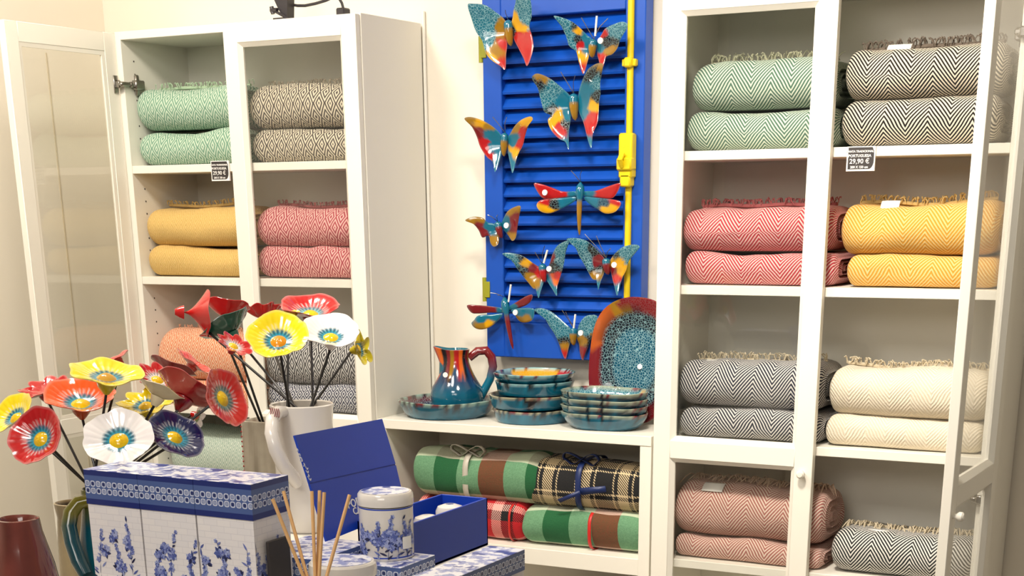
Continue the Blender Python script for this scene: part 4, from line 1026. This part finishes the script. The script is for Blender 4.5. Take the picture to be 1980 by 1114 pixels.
# canister on its little box
zk = ZP + 0.045
kb = pd(752, 1086, 2.45); dK = 2.45 + 0.03; rK = 53 * dK / F
hdir = Vector((ray(752, 1086).x, ray(752, 1086).y, 0)).normalized()
kf = pz(750, 1087, zk); KC = kf + hdir * rK; KC.z = zk + 0.0004
kd = (KC - CAM).dot(FWD); rK = 53.5 * kd / F
cf = pz(776, 1099, zk); cr_ = pz(839, 1073, zk)
bx1 = (cf.x + cr_.x) / 2
gift_box('small blue tile-patterned box carrying the floral canister', bx1 - 0.118, cf.y, bx1, max(cr_.y, KC.y + rK * 0.6), ZP + 0.0005, zk, 0.035, 'flat blue-white boxes', 120, floral_sides='')
def canister(label, C_, r, h, lid_h, seed, group):
    b = thing('floral_canister', label, 'canister', C_, group)
    m = MB(); prof = [(0.001, 0), (r * .93, 0), (r * .97, 0.003), (r * .97, h - lid_h - 0.001), (r * .90, h - lid_h - 0.001), (r * .90, 0.006), (0.001, 0.006)]
    m.lathe(C_, prof, 56); m.build('canister_body', WCER, b)
    z = h - lid_h
    for zz in (z - 0.0035, 0.004):
        m = MB(); m.lathe(C_, [(r * .972, zz), (r * .978, zz + 0.0006), (r * .978, zz + 0.0016), (r * .972, zz + 0.0022)], 56)
        m.build('blue_line', BLUEBOX, b, 'thin dark blue line round the jar')
    m = MB(); m.lathe(C_, [(r * .90, z), (r, z + 0.001), (r * 1.01, z + lid_h * .4), (r * .99, h - 0.003), (r * .93, h), (r * .8, h + 0.0006), (0.001, h + 0.0006)], 56)
    m.build('lid', WCER, b, 'white lid')
    m = MB(); rr = r * .86; m.lathe(C_, [(rr, h + 0.0007), (rr * .5, h + 0.0014), (0.001, h + 0.0014)], 40); m.build('lid_print', MARB, b, 'blue patterned lid top')
    m = MB(); R0 = r * .97 + 0.0006; a0 = FRONT - 1.35; w = 2.7 * R0; hh = h - lid_h - 0.006
    f = clampf(lambda u, v, o: Vector((C_.x + (R0 + o) * math.cos(a0 + u / R0), C_.y + (R0 + o) * math.sin(a0 + u / R0), C_.z + 0.003 + v)), w, hh)
    floral(m, f, w, hh, random.Random(seed), 2.6); m.build('floral_print', PRINT, b, smooth_=False, recalc=False)
    if seed == 7:
        m = MB(); n = 6; R1 = R0 + 0.0008; A = []; B = []
        for k in range(n):
            a = FRONT + 0.62 + k * 0.09; A.append(m.vert((C_.x + R1 * math.cos(a), C_.y + R1 * math.sin(a), C_.z + 0.018))); B.append(m.vert((C_.x + R1 * math.cos(a), C_.y + R1 * math.sin(a), C_.z + 0.038)))
        for k in range(n - 1): m.face(A[k], A[k + 1], B[k + 1], B[k])
        m.build('paper_label', STICK, b, 'small white label'); 
kh = py(748, 950, KC.y).z - zk
canister('white canister with blue flowers and lid, standing on the small patterned box', KC, rK, kh, 0.021, 7, 'blue floral canisters')
# second, lower jar (only its lid shows)
j2 = pd(662, 1084, 2.33); rJ = 66 * 2.33 / F; hJ = j2.z - ZP - 0.0005
canister('low white jar with blue patterned lid, behind the reed sticks', Vector((j2.x, j2.y, ZP + 0.0005)), rJ, hJ, 0.022, 8, 'blue floral canisters')
# reed diffuser
rdp = pd(609, 1124, 2.19)
rd = thing('reed_diffuser', 'reed diffuser with six pale rattan sticks fanning out', 'diffuser', (rdp.x, rdp.y, ZP))
m = MB(); H_ = rdp.z - ZP; m.lathe(Vector((rdp.x, rdp.y, ZP)), [(0.001, 0), (0.020, 0), (0.022, 0.004), (0.022, H_ * .62), (0.016, H_ * .75), (0.0135, H_ * .8), (0.0135, H_), (0.011, H_), (0.011, H_ * .7), (0.001, H_ * .6)], 32); m.build('bottle', WCER, rd)
bot = Vector((rdp.x, rdp.y, rdp.z - 0.03))
for (tx, ty, dD, ox) in ((527, 965, -.02, -.004), (548, 950, .01, -.003), (603, 950, .0, 0), (618, 949, .02, .001), (627, 952, -.01, .002), (676, 957, .01, .005)):
    tp = pd(tx, ty, 2.19 + dD); m = MB(); m.tube([bot + RGT * ox, tp], 0.0026, 8); m.build('reed_stick', REEDM, rd)
# flat patterned box at right
zf = ZP + 0.062
fr_ = pz(1017, 1061, zf); fl_ = pz(944, 1056, zf)
fy1 = (fr_.y + fl_.y) / 2
gift_box('flat blue and white patterned box at the right end of the display', fl_.x, fy1 - 0.30, fr_.x, fy1, ZP + 0.0005, zf, 0.034, 'flat blue-white boxes', 121, floral_sides='R')

# blue presentation box with open lid
D_b = 2.75
rb = pd(944, 1053, D_b); zb0 = ZP
rb = pz(944, 1053, zb0 + 0.001); ztb = py(942, 963, rb.y).z
lb = pz(854, 955, ztb)
x1b = rb.x; x0b = lb.x; y1b = rb.y; 
pb = thing('presentation_box', 'royal blue presentation box standing open, lid raised, white soaps inside', 'box', ((x0b + x1b) / 2, y1b - 0.12, zb0))
y0b = max(y1b - 0.30, KC.y + rK + 0.005, cr_.y + 0.005)
m = MB(); t_ = 0.004
m.box((x0b, y0b, zb0 + .0005), (x1b, y1b, zb0 + 0.005), 0.0005); m.box((x0b, y0b, zb0 + .0005), (x0b + t_, y1b, ztb), 0.0006); m.box((x1b - t_, y0b, zb0 + .0005), (x1b, y1b, ztb), 0.0006)
m.box((x0b, y1b - t_, zb0 + .0005), (x1b, y1b, ztb), 0.0006); m.box((x0b, y0b, zb0 + .0005), (x1b, y0b + t_, ztb), 0.0006)
m.build('box_tray', BLUEBOX, pb, smooth_=False)
# lid: plane leaning back from the left long edge
def lid_pt(x, y, s):   # point on the lid plane: hinge at x0b; leaning to -x as it rises
    v = ray(x, y); k_lean = s
    # plane through hinge line (x=x0b, z=ztb-0.01): x = x0b - k*(z - zh)
    zh = ztb - 0.02; k = 0.30
    tt = (x0b + k * zh - CAM.x - k * CAM.z) / (v.x + k * v.z); return CAM + v * tt
Lp = [lid_pt(*p, 0) for p in ((570, 842), (739, 810), (765, 897), (599, 934))]
Lq = [lid_pt(*p, 0) for p in ((599.7, 936.5), (765.6, 899.5), (786, 985), (632, 1047))]
nrm = Vector((1, 0, 0.30)).normalized()
m = MB(); m.prism(Lp, [p - nrm * 0.004 for p in Lp]); m.build('lid_flap', BLUEBOX, pb, smooth_=False)
Ls_ = [lid_pt(*p, 0) for p in ((597, 926), (763, 890), (768, 906), (603, 944))]
m = MB(); m.prism([p - nrm * 0.0015 for p in Ls_], [p - nrm * 0.0046 for p in Ls_]); m.build('lid_crease', BLUEBOX, pb, smooth_=False)
m = MB(); m.prism(Lq, [p - nrm * 0.004 for p in Lq]); o = m.build('lid_panel', BLUEBOX, pb, smooth_=False)
def on_lid(px_, py_, size, body):
    p = lid_pt(px_, py_, 0) + nrm * 0.0006
    ux = Vector((0, 1, 0)); uz = nrm.cross(ux).normalized(); 
    if uz.z < 0: uz = -uz
    mt = Matrix((ux, uz, nrm)).transposed().to_4x4(); mt.translation = p
    text_mesh(body, size, INKW, pb, mt, align='LEFT', bold=0.0002)
on_lid(673, 984, 0.020, 'PORTUS'); on_lid(684, 996, 0.017, 'CALE')
# white edge ornament on the near edge of the flap
m = MB(); rnd = random.Random(5)
for k in range(9):
    p = lid_pt(lerp(572, 597, k / 8) + 3 + rnd.uniform(-1, 2), lerp(872, 930, k / 8), 0) + nrm * 0.0008
    a = rnd.uniform(0, 3)
    ux = Vector((0, 1, 0)); uz = Vector((-0.287, 0, 0.958))
    f = lambda u, v, o: p + ux * u + uz * v + nrm * o
    leaf(m, f, 0, 0, a, 0.006, 0.003, srgb(232, 232, 236)); leaf(m, f, 0, 0.001, a + 1.4, 0.006, 0.003, srgb(180, 190, 220))
m.build('edge_ornament', PRINT, pb, 'white flower ornament along the lid edge', smooth_=False, recalc=False)
# soaps and tissue in the tray
GS = 'white soaps in the blue box'
for k, (sx, sy, rr, lab) in enumerate(((878, 982, 0.026, 'round white soap with blue print, in the blue box, rear one'), (838, 997, 0.026, 'plain white soap in the blue box, nearest the canister'))):
    Sp = pz(sx, sy, ztb - 0.006); Sp.x = min(max(Sp.x, x0b + 0.032), x1b - 0.032); Sp.y = min(max(Sp.y, y0b + 0.032), y1b - 0.032 - 0.06 * k); b = thing('soap', lab, 'soap', (Sp.x, Sp.y, zb0 + 0.006), GS)
    m = MB(); cz = Vector((Sp.x, Sp.y, zb0 + 0.006)); Hs = ztb - 0.006 - cz.z + (0.006 if k == 0 else 0)
    m.lathe(cz, [(0.001, 0), (rr * .8, 0), (rr, 0.006), (rr, Hs - 0.012), (rr * .85, Hs - 0.004), (rr * .4, Hs), (0.001, Hs)], 28); m.build('soap_body', WCER, b)
    if k == 0:
        m = MB(); f = lambda u, v, o: Vector((Sp.x + u, Sp.y + v, cz.z + Hs - 0.0040 * (u * u + v * v) / (rr * .6) ** 2 + 0.0008 + o))
        rnd = random.Random(3)
        for q_ in range(5): leaf(m, f, 0, 0, q_ * 1.26, 0.011, 0.006, PD[1])
        m.build('printed_motif', PRINT, b, 'blue flower motif', smooth_=False, recalc=False)

# plinth extents
gift_box('small blue tile-patterned box between the tall boxes and the canister, below the white jug', -1.53, -1.742, -1.404, -1.592, ZP + 0.0005, ZP + 0.057, 0.036, 'flat blue-white boxes', 122, floral_sides='')
pl_y0 = y0b - 0.002
plinth('white display plinth carrying the tall blue-white boxes', (BL.x - 0.002, by0 - 0.02), (fr_.x - 0.004, pl_y0 - 0.008))
plinth('white display plinth under the white jug and the square pitcher', (BL.x + 0.03, pl_y0), (x0b - 0.012, pl_y0 + 0.36))
plinth('white display plinth under the blue presentation box', (x0b - 0.004, pl_y0), (x1b - 0.001, y1b - 0.002))

# ------------------------------------------------------------------ vases and jugs
GV = 'glazed vases at left'
vz = 0.86
def vase(label, xc, D, prof_px, mat_c, group=None, name='ceramic_vase', zfoot=vz + 0.0006, seg=48, inner=srgb(60, 30, 24), colf=None, wob=0.0):
    """prof_px: list of (radius px, y px) from the mouth down"""
    pts = []
    for r_, y_ in prof_px:
        p = pd(xc, y_, D); pts.append((r_ * D / F, p.z))
    c = pd(xc, prof_px[0][1], D); b = thing(name, label, 'vase', (c.x, c.y, zfoot), group)
    zs = [z - zfoot for r_, z in pts]; rs_ = [r_ for r_, z in pts]
    prof = [(0.001, 0.0), (rs_[-1] * .78, 0.0), (rs_[-1] * .9, 0.008)] + [(r_, z) for r_, z in reversed(list(zip(rs_, zs)))]
    n_out = len(prof)
    prof += [(rs_[0] - 0.003, zs[0] + 0.001), (rs_[0] - 0.007, zs[0] - 0.006), (rs_[0] - 0.008, zs[0] - 0.05), (0.001, zs[0] - 0.052)]
    def col(i, a, r_, z): 
        if i >= n_out + 1: return inner
        if colf: return colf(a, z / zs[0])
        n = noise.noise(Vector((a * 1.5, z * 12, 4))); return mixc(mat_c, tuple(x * .45 for x in mat_c[:3]) + (1,), max(0, min(1, .35 + n)))
    def shp(i, a, r_, z): return r_ * (1 + wob * math.sin(3 * a + z * 20)), z
    m = MB(); m.lathe(Vector((c.x, c.y, zfoot)), prof, seg, col, None, shp); m.build('vase_body', GLAZE, b)
    return b, c
brown = srgb(128, 62, 52)
vase('brown-red glazed vase at the lower left corner', 34, 2.38, [(40, 1003), (41, 1012), (43, 1030), (50, 1060), (60, 1100), (68, 1150), (70, 1190)], brown, GV, inner=srgb(110, 50, 40), wob=0.02)
vase('beige glazed vase between the brown vase and the teal jug', 142, 2.98, [(37, 972), (36, 980), (33, 1000), (37, 1050), (40, 1114), (42, 1160)], srgb(190, 170, 130), GV, inner=srgb(70, 56, 36), wob=0.02)
def tealcol(a, t): return mixc(mixc(srgb(24, 92, 104), TEALD, .5 + .5 * math.sin(a * 2)), srgb(110, 112, 30), smooth(.80, .9, t))
tj, tjc = vase('teal and olive glazed jug holding the left flower bunch, handle to the left', 186, 2.72, [(30, 945), (30, 962), (31, 985), (36, 1020), (44, 1060), (50, 1114), (52, 1150)], TEALD, GV, name='ceramic_jug', colf=tealcol, inner=BLK)
tj['category'] = 'jug'
m = MB(); m.tube([pd(x, y, 2.70) for x, y in ((172, 968), (152, 972), (137, 992), (133, 1018), (140, 1050), (152, 1085), (166, 1112))], [0.012, 0.013, 0.014, 0.014, 0.014, 0.014, 0.012], 12,
         col=lambda t, a: mixc(srgb(122, 118, 34), srgb(20, 70, 82), smooth(.35, .55, t + .05 * math.sin(a)))); m.build('handle', GLAZE, tj)
# low stand for the left vases
sa, sb = pd(-20, 1003, 2.30), pd(160, 1003, 2.72)
m = MB(); vx0, vx1 = sa.x - 0.10, BL.x - 0.006; 
t = thing('display_plinth', 'white plinth at far left under the glazed vases', 'plinth', ((vx0 + vx1) / 2, sa.y, 0))
m.box((vx0, by0 - 0.10, 0.0005), (vx1, by0 + 0.46, vz - 0.02), 0.002); m.build('base_box', WHITE, t, smooth_=False)
m = MB(); m.box((vx0 - 0.003, by0 - 0.103, vz - 0.02), (vx1 + 0.003, by0 + 0.463, vz), 0.002); m.build('top_board', WHITE, t, smooth_=False)
# white jug with the right flower bunch
D_j = 2.84; jb = pz(598, 1034, ZP + 0.0006); 
jc = pd(583, 782, D_j); jt = jc.z
wj = thing('white_jug', 'tall white ceramic jug holding the right flower bunch', 'jug', (jc.x, jc.y, ZP + 0.0006))
HJ = jt - ZP - 0.0006; sc_ = D_j / F
prof = [(0.001, 0), (44 * sc_, 0), (50 * sc_, 0.006), (57 * sc_, HJ * .2), (58 * sc_, HJ * .45), (58 * sc_, HJ * .7), (59 * sc_, HJ * .88), (62 * sc_, HJ), (60 * sc_, HJ + 0.002), (57 * sc_, HJ), (54 * sc_, HJ * .85), (50 * sc_, HJ * .4), (0.001, HJ * .38)]
m = MB(); m.lathe(Vector((jc.x, jc.y, ZP + 0.0006)), prof, 48, srgb(232, 228, 222)); m.build('jug_body', WCER, wj)
m = MB(); m.tube([pd(x, y, d) for x, y, d in ((552, 796, 2.80), (536, 797, 2.77), (526, 812, 2.75), (525, 838, 2.74), (533, 870, 2.74), (548, 900, 2.76), (566, 922, 2.79), (574, 935, 2.81))], [0.010, 0.012, 0.0125, 0.013, 0.013, 0.013, 0.013, 0.011], 14); m.build('handle', WCER, wj)
m = MB(); 
for k in range(5):
    x = 527 + k * 4; m.tube([pd(x - 5, 789 + k * .5, 2.755), pd(x - 3, 797 + k * .5, 2.745), pd(x - 4, 805 + k * .5, 2.74)], 0.0011, 5)
m.build('painted_stripes', plain('maroon_paint', srgb(120, 30, 44), 0.3), wj, 'maroon painted stripes on the handle top')
# greige square pitcher with red stitches
D_g = 3.02; ga, gb = pd(461, 815, D_g), pd(540, 815, D_g); gz = ga.z
gp = thing('square_pitcher', 'greige square-sided ceramic pitcher with dotted red seam, left of the white jug', 'pitcher', ((ga.x + gb.x) / 2, ga.y + 0.03, ZP + 0.0006))
cxg, cyg = (ga.x + gb.x) / 2, ga.y + 0.035; hw = (gb.x - ga.x) / 2 * 1.02
gc = srgb(190, 180, 160)
def gshape(i, a, r_, z):
    c, s_ = abs(math.cos(a)), abs(math.sin(a)); k = 1 / (c ** 6 + s_ ** 6) ** (1 / 6); return r_ * k, z
HG = gz - ZP - 0.0006
m = MB(); m.lathe(Vector((cxg, cyg, ZP + 0.0006)), [(0.001, 0), (hw * .9, 0), (hw, 0.006), (hw * 1.02, HG * .5), (hw * .98, HG * .9), (hw, HG), (hw - 0.003, HG + 0.002), (hw - 0.006, HG - .002), (hw - .007, HG * .5), (0.001, HG * .48)], 48, lambda i, a, r_, z: mixc(gc, srgb(120, 110, 92), max(0, noise.noise(Vector((a * 2, z * 14, 7))))), None, gshape)
m.build('pitcher_body', GLAZE, gp)
m = MB()
for k in range(16):
    z = ZP + HG * (.15 + .8 * k / 15); m.sphere((cxg - hw * .80, cyg - hw * 1.0, z), 0.0018, 6, 4)
m.build('stitch_dots', plain('red_dot_paint', srgb(170, 50, 50), 0.4), gp, 'dotted red seam')

# ------------------------------------------------------------------ ceramic flowers
CT = srgb(44, 152, 178); CY = srgb(244, 206, 24); CBL = srgb(18, 30, 60)
def flower(label, cx, cy, D, a_px, cosf, dirdeg, kind, petal, mouth, group, centre=CY, ring=CT, dep=None, back=None, seed=0, stem=True, bend=0.0, ell=1.0):
    rnd = random.Random(seed * 7 + 1)
    P0 = pd(cx, cy, D); R = a_px / 2 * D / F
    tow = (CAM - P0).normalized(); up = (Vector((0, 0, 1)) - tow * tow.z).normalized(); rt = up.cross(tow).normalized()
    a = math.radians(dirdeg); im = rt * math.cos(a) + up * math.sin(a)
    sn = math.sqrt(max(0, 1 - cosf * cosf)); n = (tow * cosf + im * sn).normalized()
    u = n.cross(Vector((0.3, 0.2, 0.93))).normalized(); v = n.cross(u)
    dep = dep if dep is not None else {'poppy': .42, 'daisy': .25, 'bell': 1.0, 'flat': .25, 'star': .45}[kind]
    base = P0 - n * (dep * R * 0.8)
    b = thing('ceramic_flower', label, 'flower', base, group)
    NR, NS = 12, 72; ph = rnd.uniform(0, 6); back = back or mixc(petal, (0.02, 0.0, 0.0, 1), .25)
    npet = {'poppy': 4, 'daisy': 8, 'bell': 4, 'flat': 5, 'star': 5}[kind]
    def rad(th):
        c = abs(math.cos(npet / 2 * th + ph))
        if kind == 'daisy': return 0.66 + 0.34 * c ** 0.55
        if kind == 'star': return 0.45 + 0.55 * c ** 1.3
        if kind == 'bell': return 0.86 + 0.14 * c
        return 0.93 + 0.07 * c ** 0.6 + 0.015 * math.sin(11 * th)
    def prof(t):
        if kind == 'bell': return dep * t ** 0.62 if t > 0 else 0
        return dep * (t ** 1.7) * (1 - 0.12 * smooth(.8, 1, t))
    def surf(side):
        def fn(i, j):
            t = i / NR; th = 2 * math.pi * j / NS; rr = t * lerp(1, rad(th), smooth(.3, .9, t)); 
            rim = 0.05 * math.sin(npet * th + ph * 2) * t * t
            ridge = 0.012 * math.sin(th * 24) * smooth(.35, .6, t) * (1 - smooth(.85, 1, t))
            h = prof(t) + rim + (ridge if side else -0.055 * (1 - 0.55 * t ** 4) )
            if kind == 'daisy': h += 0.05 * (1 - abs(math.cos(4 * th + ph))) * -smooth(.4, .8, t)
            q = base + (u * math.cos(th) + v * math.sin(th)) * R * rr * (ell if False else 1) + n * (h * R)
            if side:
                c = petal; nz = noise.noise(Vector((th * 6, t * 2, seed))); 
                c = mixc(c, tuple(min(1, x * 1.12 + .01) for x in petal[:3]) + (1,), .4 + .4 * math.sin(th * 24 + nz * 2))
                if ring:
                    k = smooth(.49 + .05 * math.sin(th * 18), .39, t); c = mixc(c, ring, k)
                    k = smooth(.50, .44, t) * smooth(.28, .34, t) * (0.5 + .5 * math.sin(th * 18)); c = mixc(c, CBL, k * .8)
                    k = smooth(.64, .54, t) * smooth(.46, .52, t) * max(0, math.sin(th * 26)); c = mixc(c, (0.85, 0.87, 0.85, 1), k * .8)
                if t > .96: c = mixc(c, (1, .96, .9, 1), .18)
            else: c = back
            return (q, c)
        return fn
    m = MB(); A = m.grid(NR + 1, NS, surf(True), True); B = m.grid(NR + 1, NS, surf(False), True)
    for j in range(NS): m.face(A[NR][j], B[NR][j], B[NR][(j + 1) % NS], A[NR][(j + 1) % NS])
    m.build('corolla', CERAM, b)
    if centre:
        m = MB(); rc = R * (.27 if kind != 'bell' else .18); rows = 6
        def fc(i, j):
            t = i / rows; th = 2 * math.pi * j / 24
            w = noise.noise(Vector((math.cos(th) * t * 5, math.sin(th) * t * 5, seed))) * .12
            return (base + (u * math.cos(th) + v * math.sin(th)) * rc * t + n * (R * prof(.2 * t) + rc * (.55 * (1 - t * t) + w * (1 - t) + .02)), mixc(centre, srgb(214, 130, 20), max(0, min(1, .2 + w * 4))))
        m.grid(rows + 1, 24, fc, True); m.build('flower_centre', CERAM, b)
    m = MB(); L = R * .42
    m.tube([base - n * R * .03, base - n * (L * .5), base - n * L], [R * .30, R * .24, 0.0055], 14, col=back); m.build('calyx', CERAM, b)
    if stem:
        s0 = base - n * (L * .9) if kind != 'bell' else base + n * (R * .75) - up * (R * .62); e0 = mouth
        mid = s0.lerp(e0, .35) - n * bend
        pts = []
        for k in range(9):
            t = k / 8; pts.append(s0 * (1 - t) ** 2 + mid * (2 * t * (1 - t)) + e0 * t * t)
        m = MB(); m.tube(pts, 0.0025, 7); m.build('stem', WIREM, b, 'thin black wire stem')
    return b
FA = 'ceramic flowers in the left bunch'; FB = 'ceramic flowers in the right bunch'
FRED = srgb(186, 14, 20); FOR_ = srgb(236, 86, 18); FYE = srgb(240, 214, 20); FWH = srgb(238, 232, 230); FBL = srgb(12, 22, 74); FMA = srgb(140, 18, 26); FCR = srgb(226, 212, 176); FGR = srgb(28, 84, 70)
def spot(k, n, rmax):
    a = k * 2.39996; r_ = rmax * math.sqrt((k + 0.5) / n); return r_ * math.cos(a), r_ * math.sin(a)
CNT = {'A': 0, 'B': 0, 'G': 0}
def mouth_of(vs):
    k = CNT[vs]; CNT[vs] += 1
    if vs == 'A': dx, dy = spot(k, 17, 0.0185); return Vector((tjc.x + dx, tjc.y + dy, tjc.z - 0.010))
    if vs == 'B': dx, dy = spot(k, 9, 0.034); return Vector((jc.x + dx, jc.y + dy, jt - 0.02))
    dx, dy = spot(k, 3, 0.012); return Vector((cxg + dx, cyg + dy, gz - 0.02))
fl = [
 ('yellow ceramic poppy cut by the left picture edge', 20, 797, 2.7, 104, .42, 128, 'poppy', FYE, 'A', FCR, {}),
 ('red ceramic poppy facing right of front, lowest in the left bunch', 68, 842, 2.57, 120, .74, 140, 'poppy', FRED, 'A', None, {}),
 ('red many-petalled ceramic flower behind the orange one, left bunch', 82, 748, 2.79, 104, .30, 105, 'daisy', FRED, 'A', None, {'ring': None, 'centre': None}),
 ('orange ceramic poppy with yellow and teal centre', 154, 762, 2.72, 140, .46, 90, 'poppy', FOR_, 'A', None, {}),
 ('wide flat yellow ceramic flower on top of the left bunch', 206, 719, 2.64, 143, .33, 84, 'flat', FYE, 'A', None, {'centre': srgb(206, 160, 60)}),
 ('white ceramic flower with yellow centre resting above the blue-white boxes', 228, 845, 2.58, 138, .76, 100, 'flat', FWH, 'A', None, {'dep': .22}),
 ('yellow ceramic daisy with plump petals under the flat yellow flower', 280, 776, 2.8, 116, .42, 100, 'daisy', FYE, 'A', None, {}),
 ('dark blue ceramic flower with yellow centre', 342, 839, 2.63, 116, .66, 58, 'flat', FBL, 'A', None, {}),
 ('cream-backed ceramic flower seen edge-on behind the yellow daisy', 312, 752, 2.69, 96, -.10, 62, 'poppy', FCR, 'A', FCR, {'ring': None, 'centre': None}),
 ('red ceramic daisy with black and white eye, behind the yellow flowers', 306, 728, 2.85, 92, .55, 72, 'daisy', FRED, 'A', None, {'ring': FWH}),
 ('red ceramic poppy facing right, at the right end of the left bunch', 438, 768, 2.66, 116, .62, 20, 'poppy', srgb(206, 40, 34), 'A', None, {'dep': .25, 'ring': srgb(130, 160, 150)}),
 ('maroon-backed ceramic poppy seen from behind, next to the right-facing red one', 366, 752, 2.74, 134, -.34, 58, 'poppy', FRED, 'A', FMA, {'centre': None, 'ring': None}),
 ('small red ceramic flower tip rising behind the flat yellow flower', 226, 690, 2.77, 52, .10, 118, 'flat', srgb(214, 60, 56), 'A', None, {'ring': None, 'centre': None}),
 ('deep red ceramic flower seen edge-on, top right of the left bunch', 336, 708, 2.94, 92, -.15, 66, 'poppy', FMA, 'A', FMA, {'ring': None, 'centre': None}),
 ('coral red ceramic flower edge sticking out beside the coral blanket', 378, 700, 3.02, 84, .12, 52, 'flat', srgb(216, 62, 52), 'A', None, {'ring': None, 'centre': None}),
 ('small white and red ceramic flower low behind the dark blue one', 386, 806, 2.86, 56, .35, -20, 'daisy', FWH, 'A', FRED, {'ring': srgb(130, 160, 60), 'centre': FRED}),
 ('red bell-shaped ceramic flower lying sideways, left of the right bunch', 394, 606, 2.9, 90, -.05, -4, 'bell', srgb(206, 38, 34), 'B', srgb(196, 34, 32), {'ring': None, 'centre': None}),
 ('dark red ceramic bloom seen from below, behind the red bell', 440, 590, 3.01, 88, -.25, 82, 'poppy', FRED, 'B', srgb(222, 30, 34), {'ring': None, 'centre': None, 'dep': .6}),
 ('red many-petalled ceramic flower in the middle back of the right bunch', 508, 594, 3.13, 82, -.15, 95, 'daisy', FRED, 'B', srgb(216, 34, 34), {'ring': None, 'centre': None, 'dep': .6}),
 ('red ceramic flower at the top right of the right bunch', 600, 590, 2.98, 117, .34, 88, 'poppy', FRED, 'B', None, {'ring': srgb(120, 180, 190)}),
 ('large yellow ceramic poppy with white and orange eye, right bunch', 536, 647, 2.73, 122, .70, 96, 'poppy', FYE, 'B', None, {'centre': srgb(236, 150, 24)}),
 ('white ceramic poppy with yellow and teal centre, right bunch', 640, 638, 2.82, 113, .55, 86, 'poppy', FWH, 'B', FWH, {}),
 ('dark green ceramic cup flower seen from outside, over the red daisy', 434, 626, 2.93, 108, -.22, 118, 'poppy', FGR, 'G', FGR, {'ring': None, 'centre': None, 'dep': .5}),
 ('small red ceramic daisy left of the large yellow poppy', 454, 664, 2.8, 74, .45, 62, 'daisy', FRED, 'G', None, {'ring': FWH}),
 ('small yellow star-shaped ceramic flower at the right end of the right bunch', 703, 673, 2.95, 72, .42, 12, 'star', srgb(214, 196, 30), 'B', srgb(200, 180, 30), {}),
 ('small yellow ceramic flower half hidden behind the large yellow poppy', 556, 606, 2.96, 52, .25, 92, 'star', srgb(224, 196, 60), 'B', None, {'ring': None}),
]
for k, (lab, cx, cy, D, a, cf_, dr, kd_, pc_, vs, bk, kw) in enumerate(fl):
    mouth = mouth_of(vs)
    flower(lab, cx, cy, D, a, cf_, dr, kd_, pc_, mouth, FA if vs == 'A' else FB, back=bk, seed=k + 1, **kw)
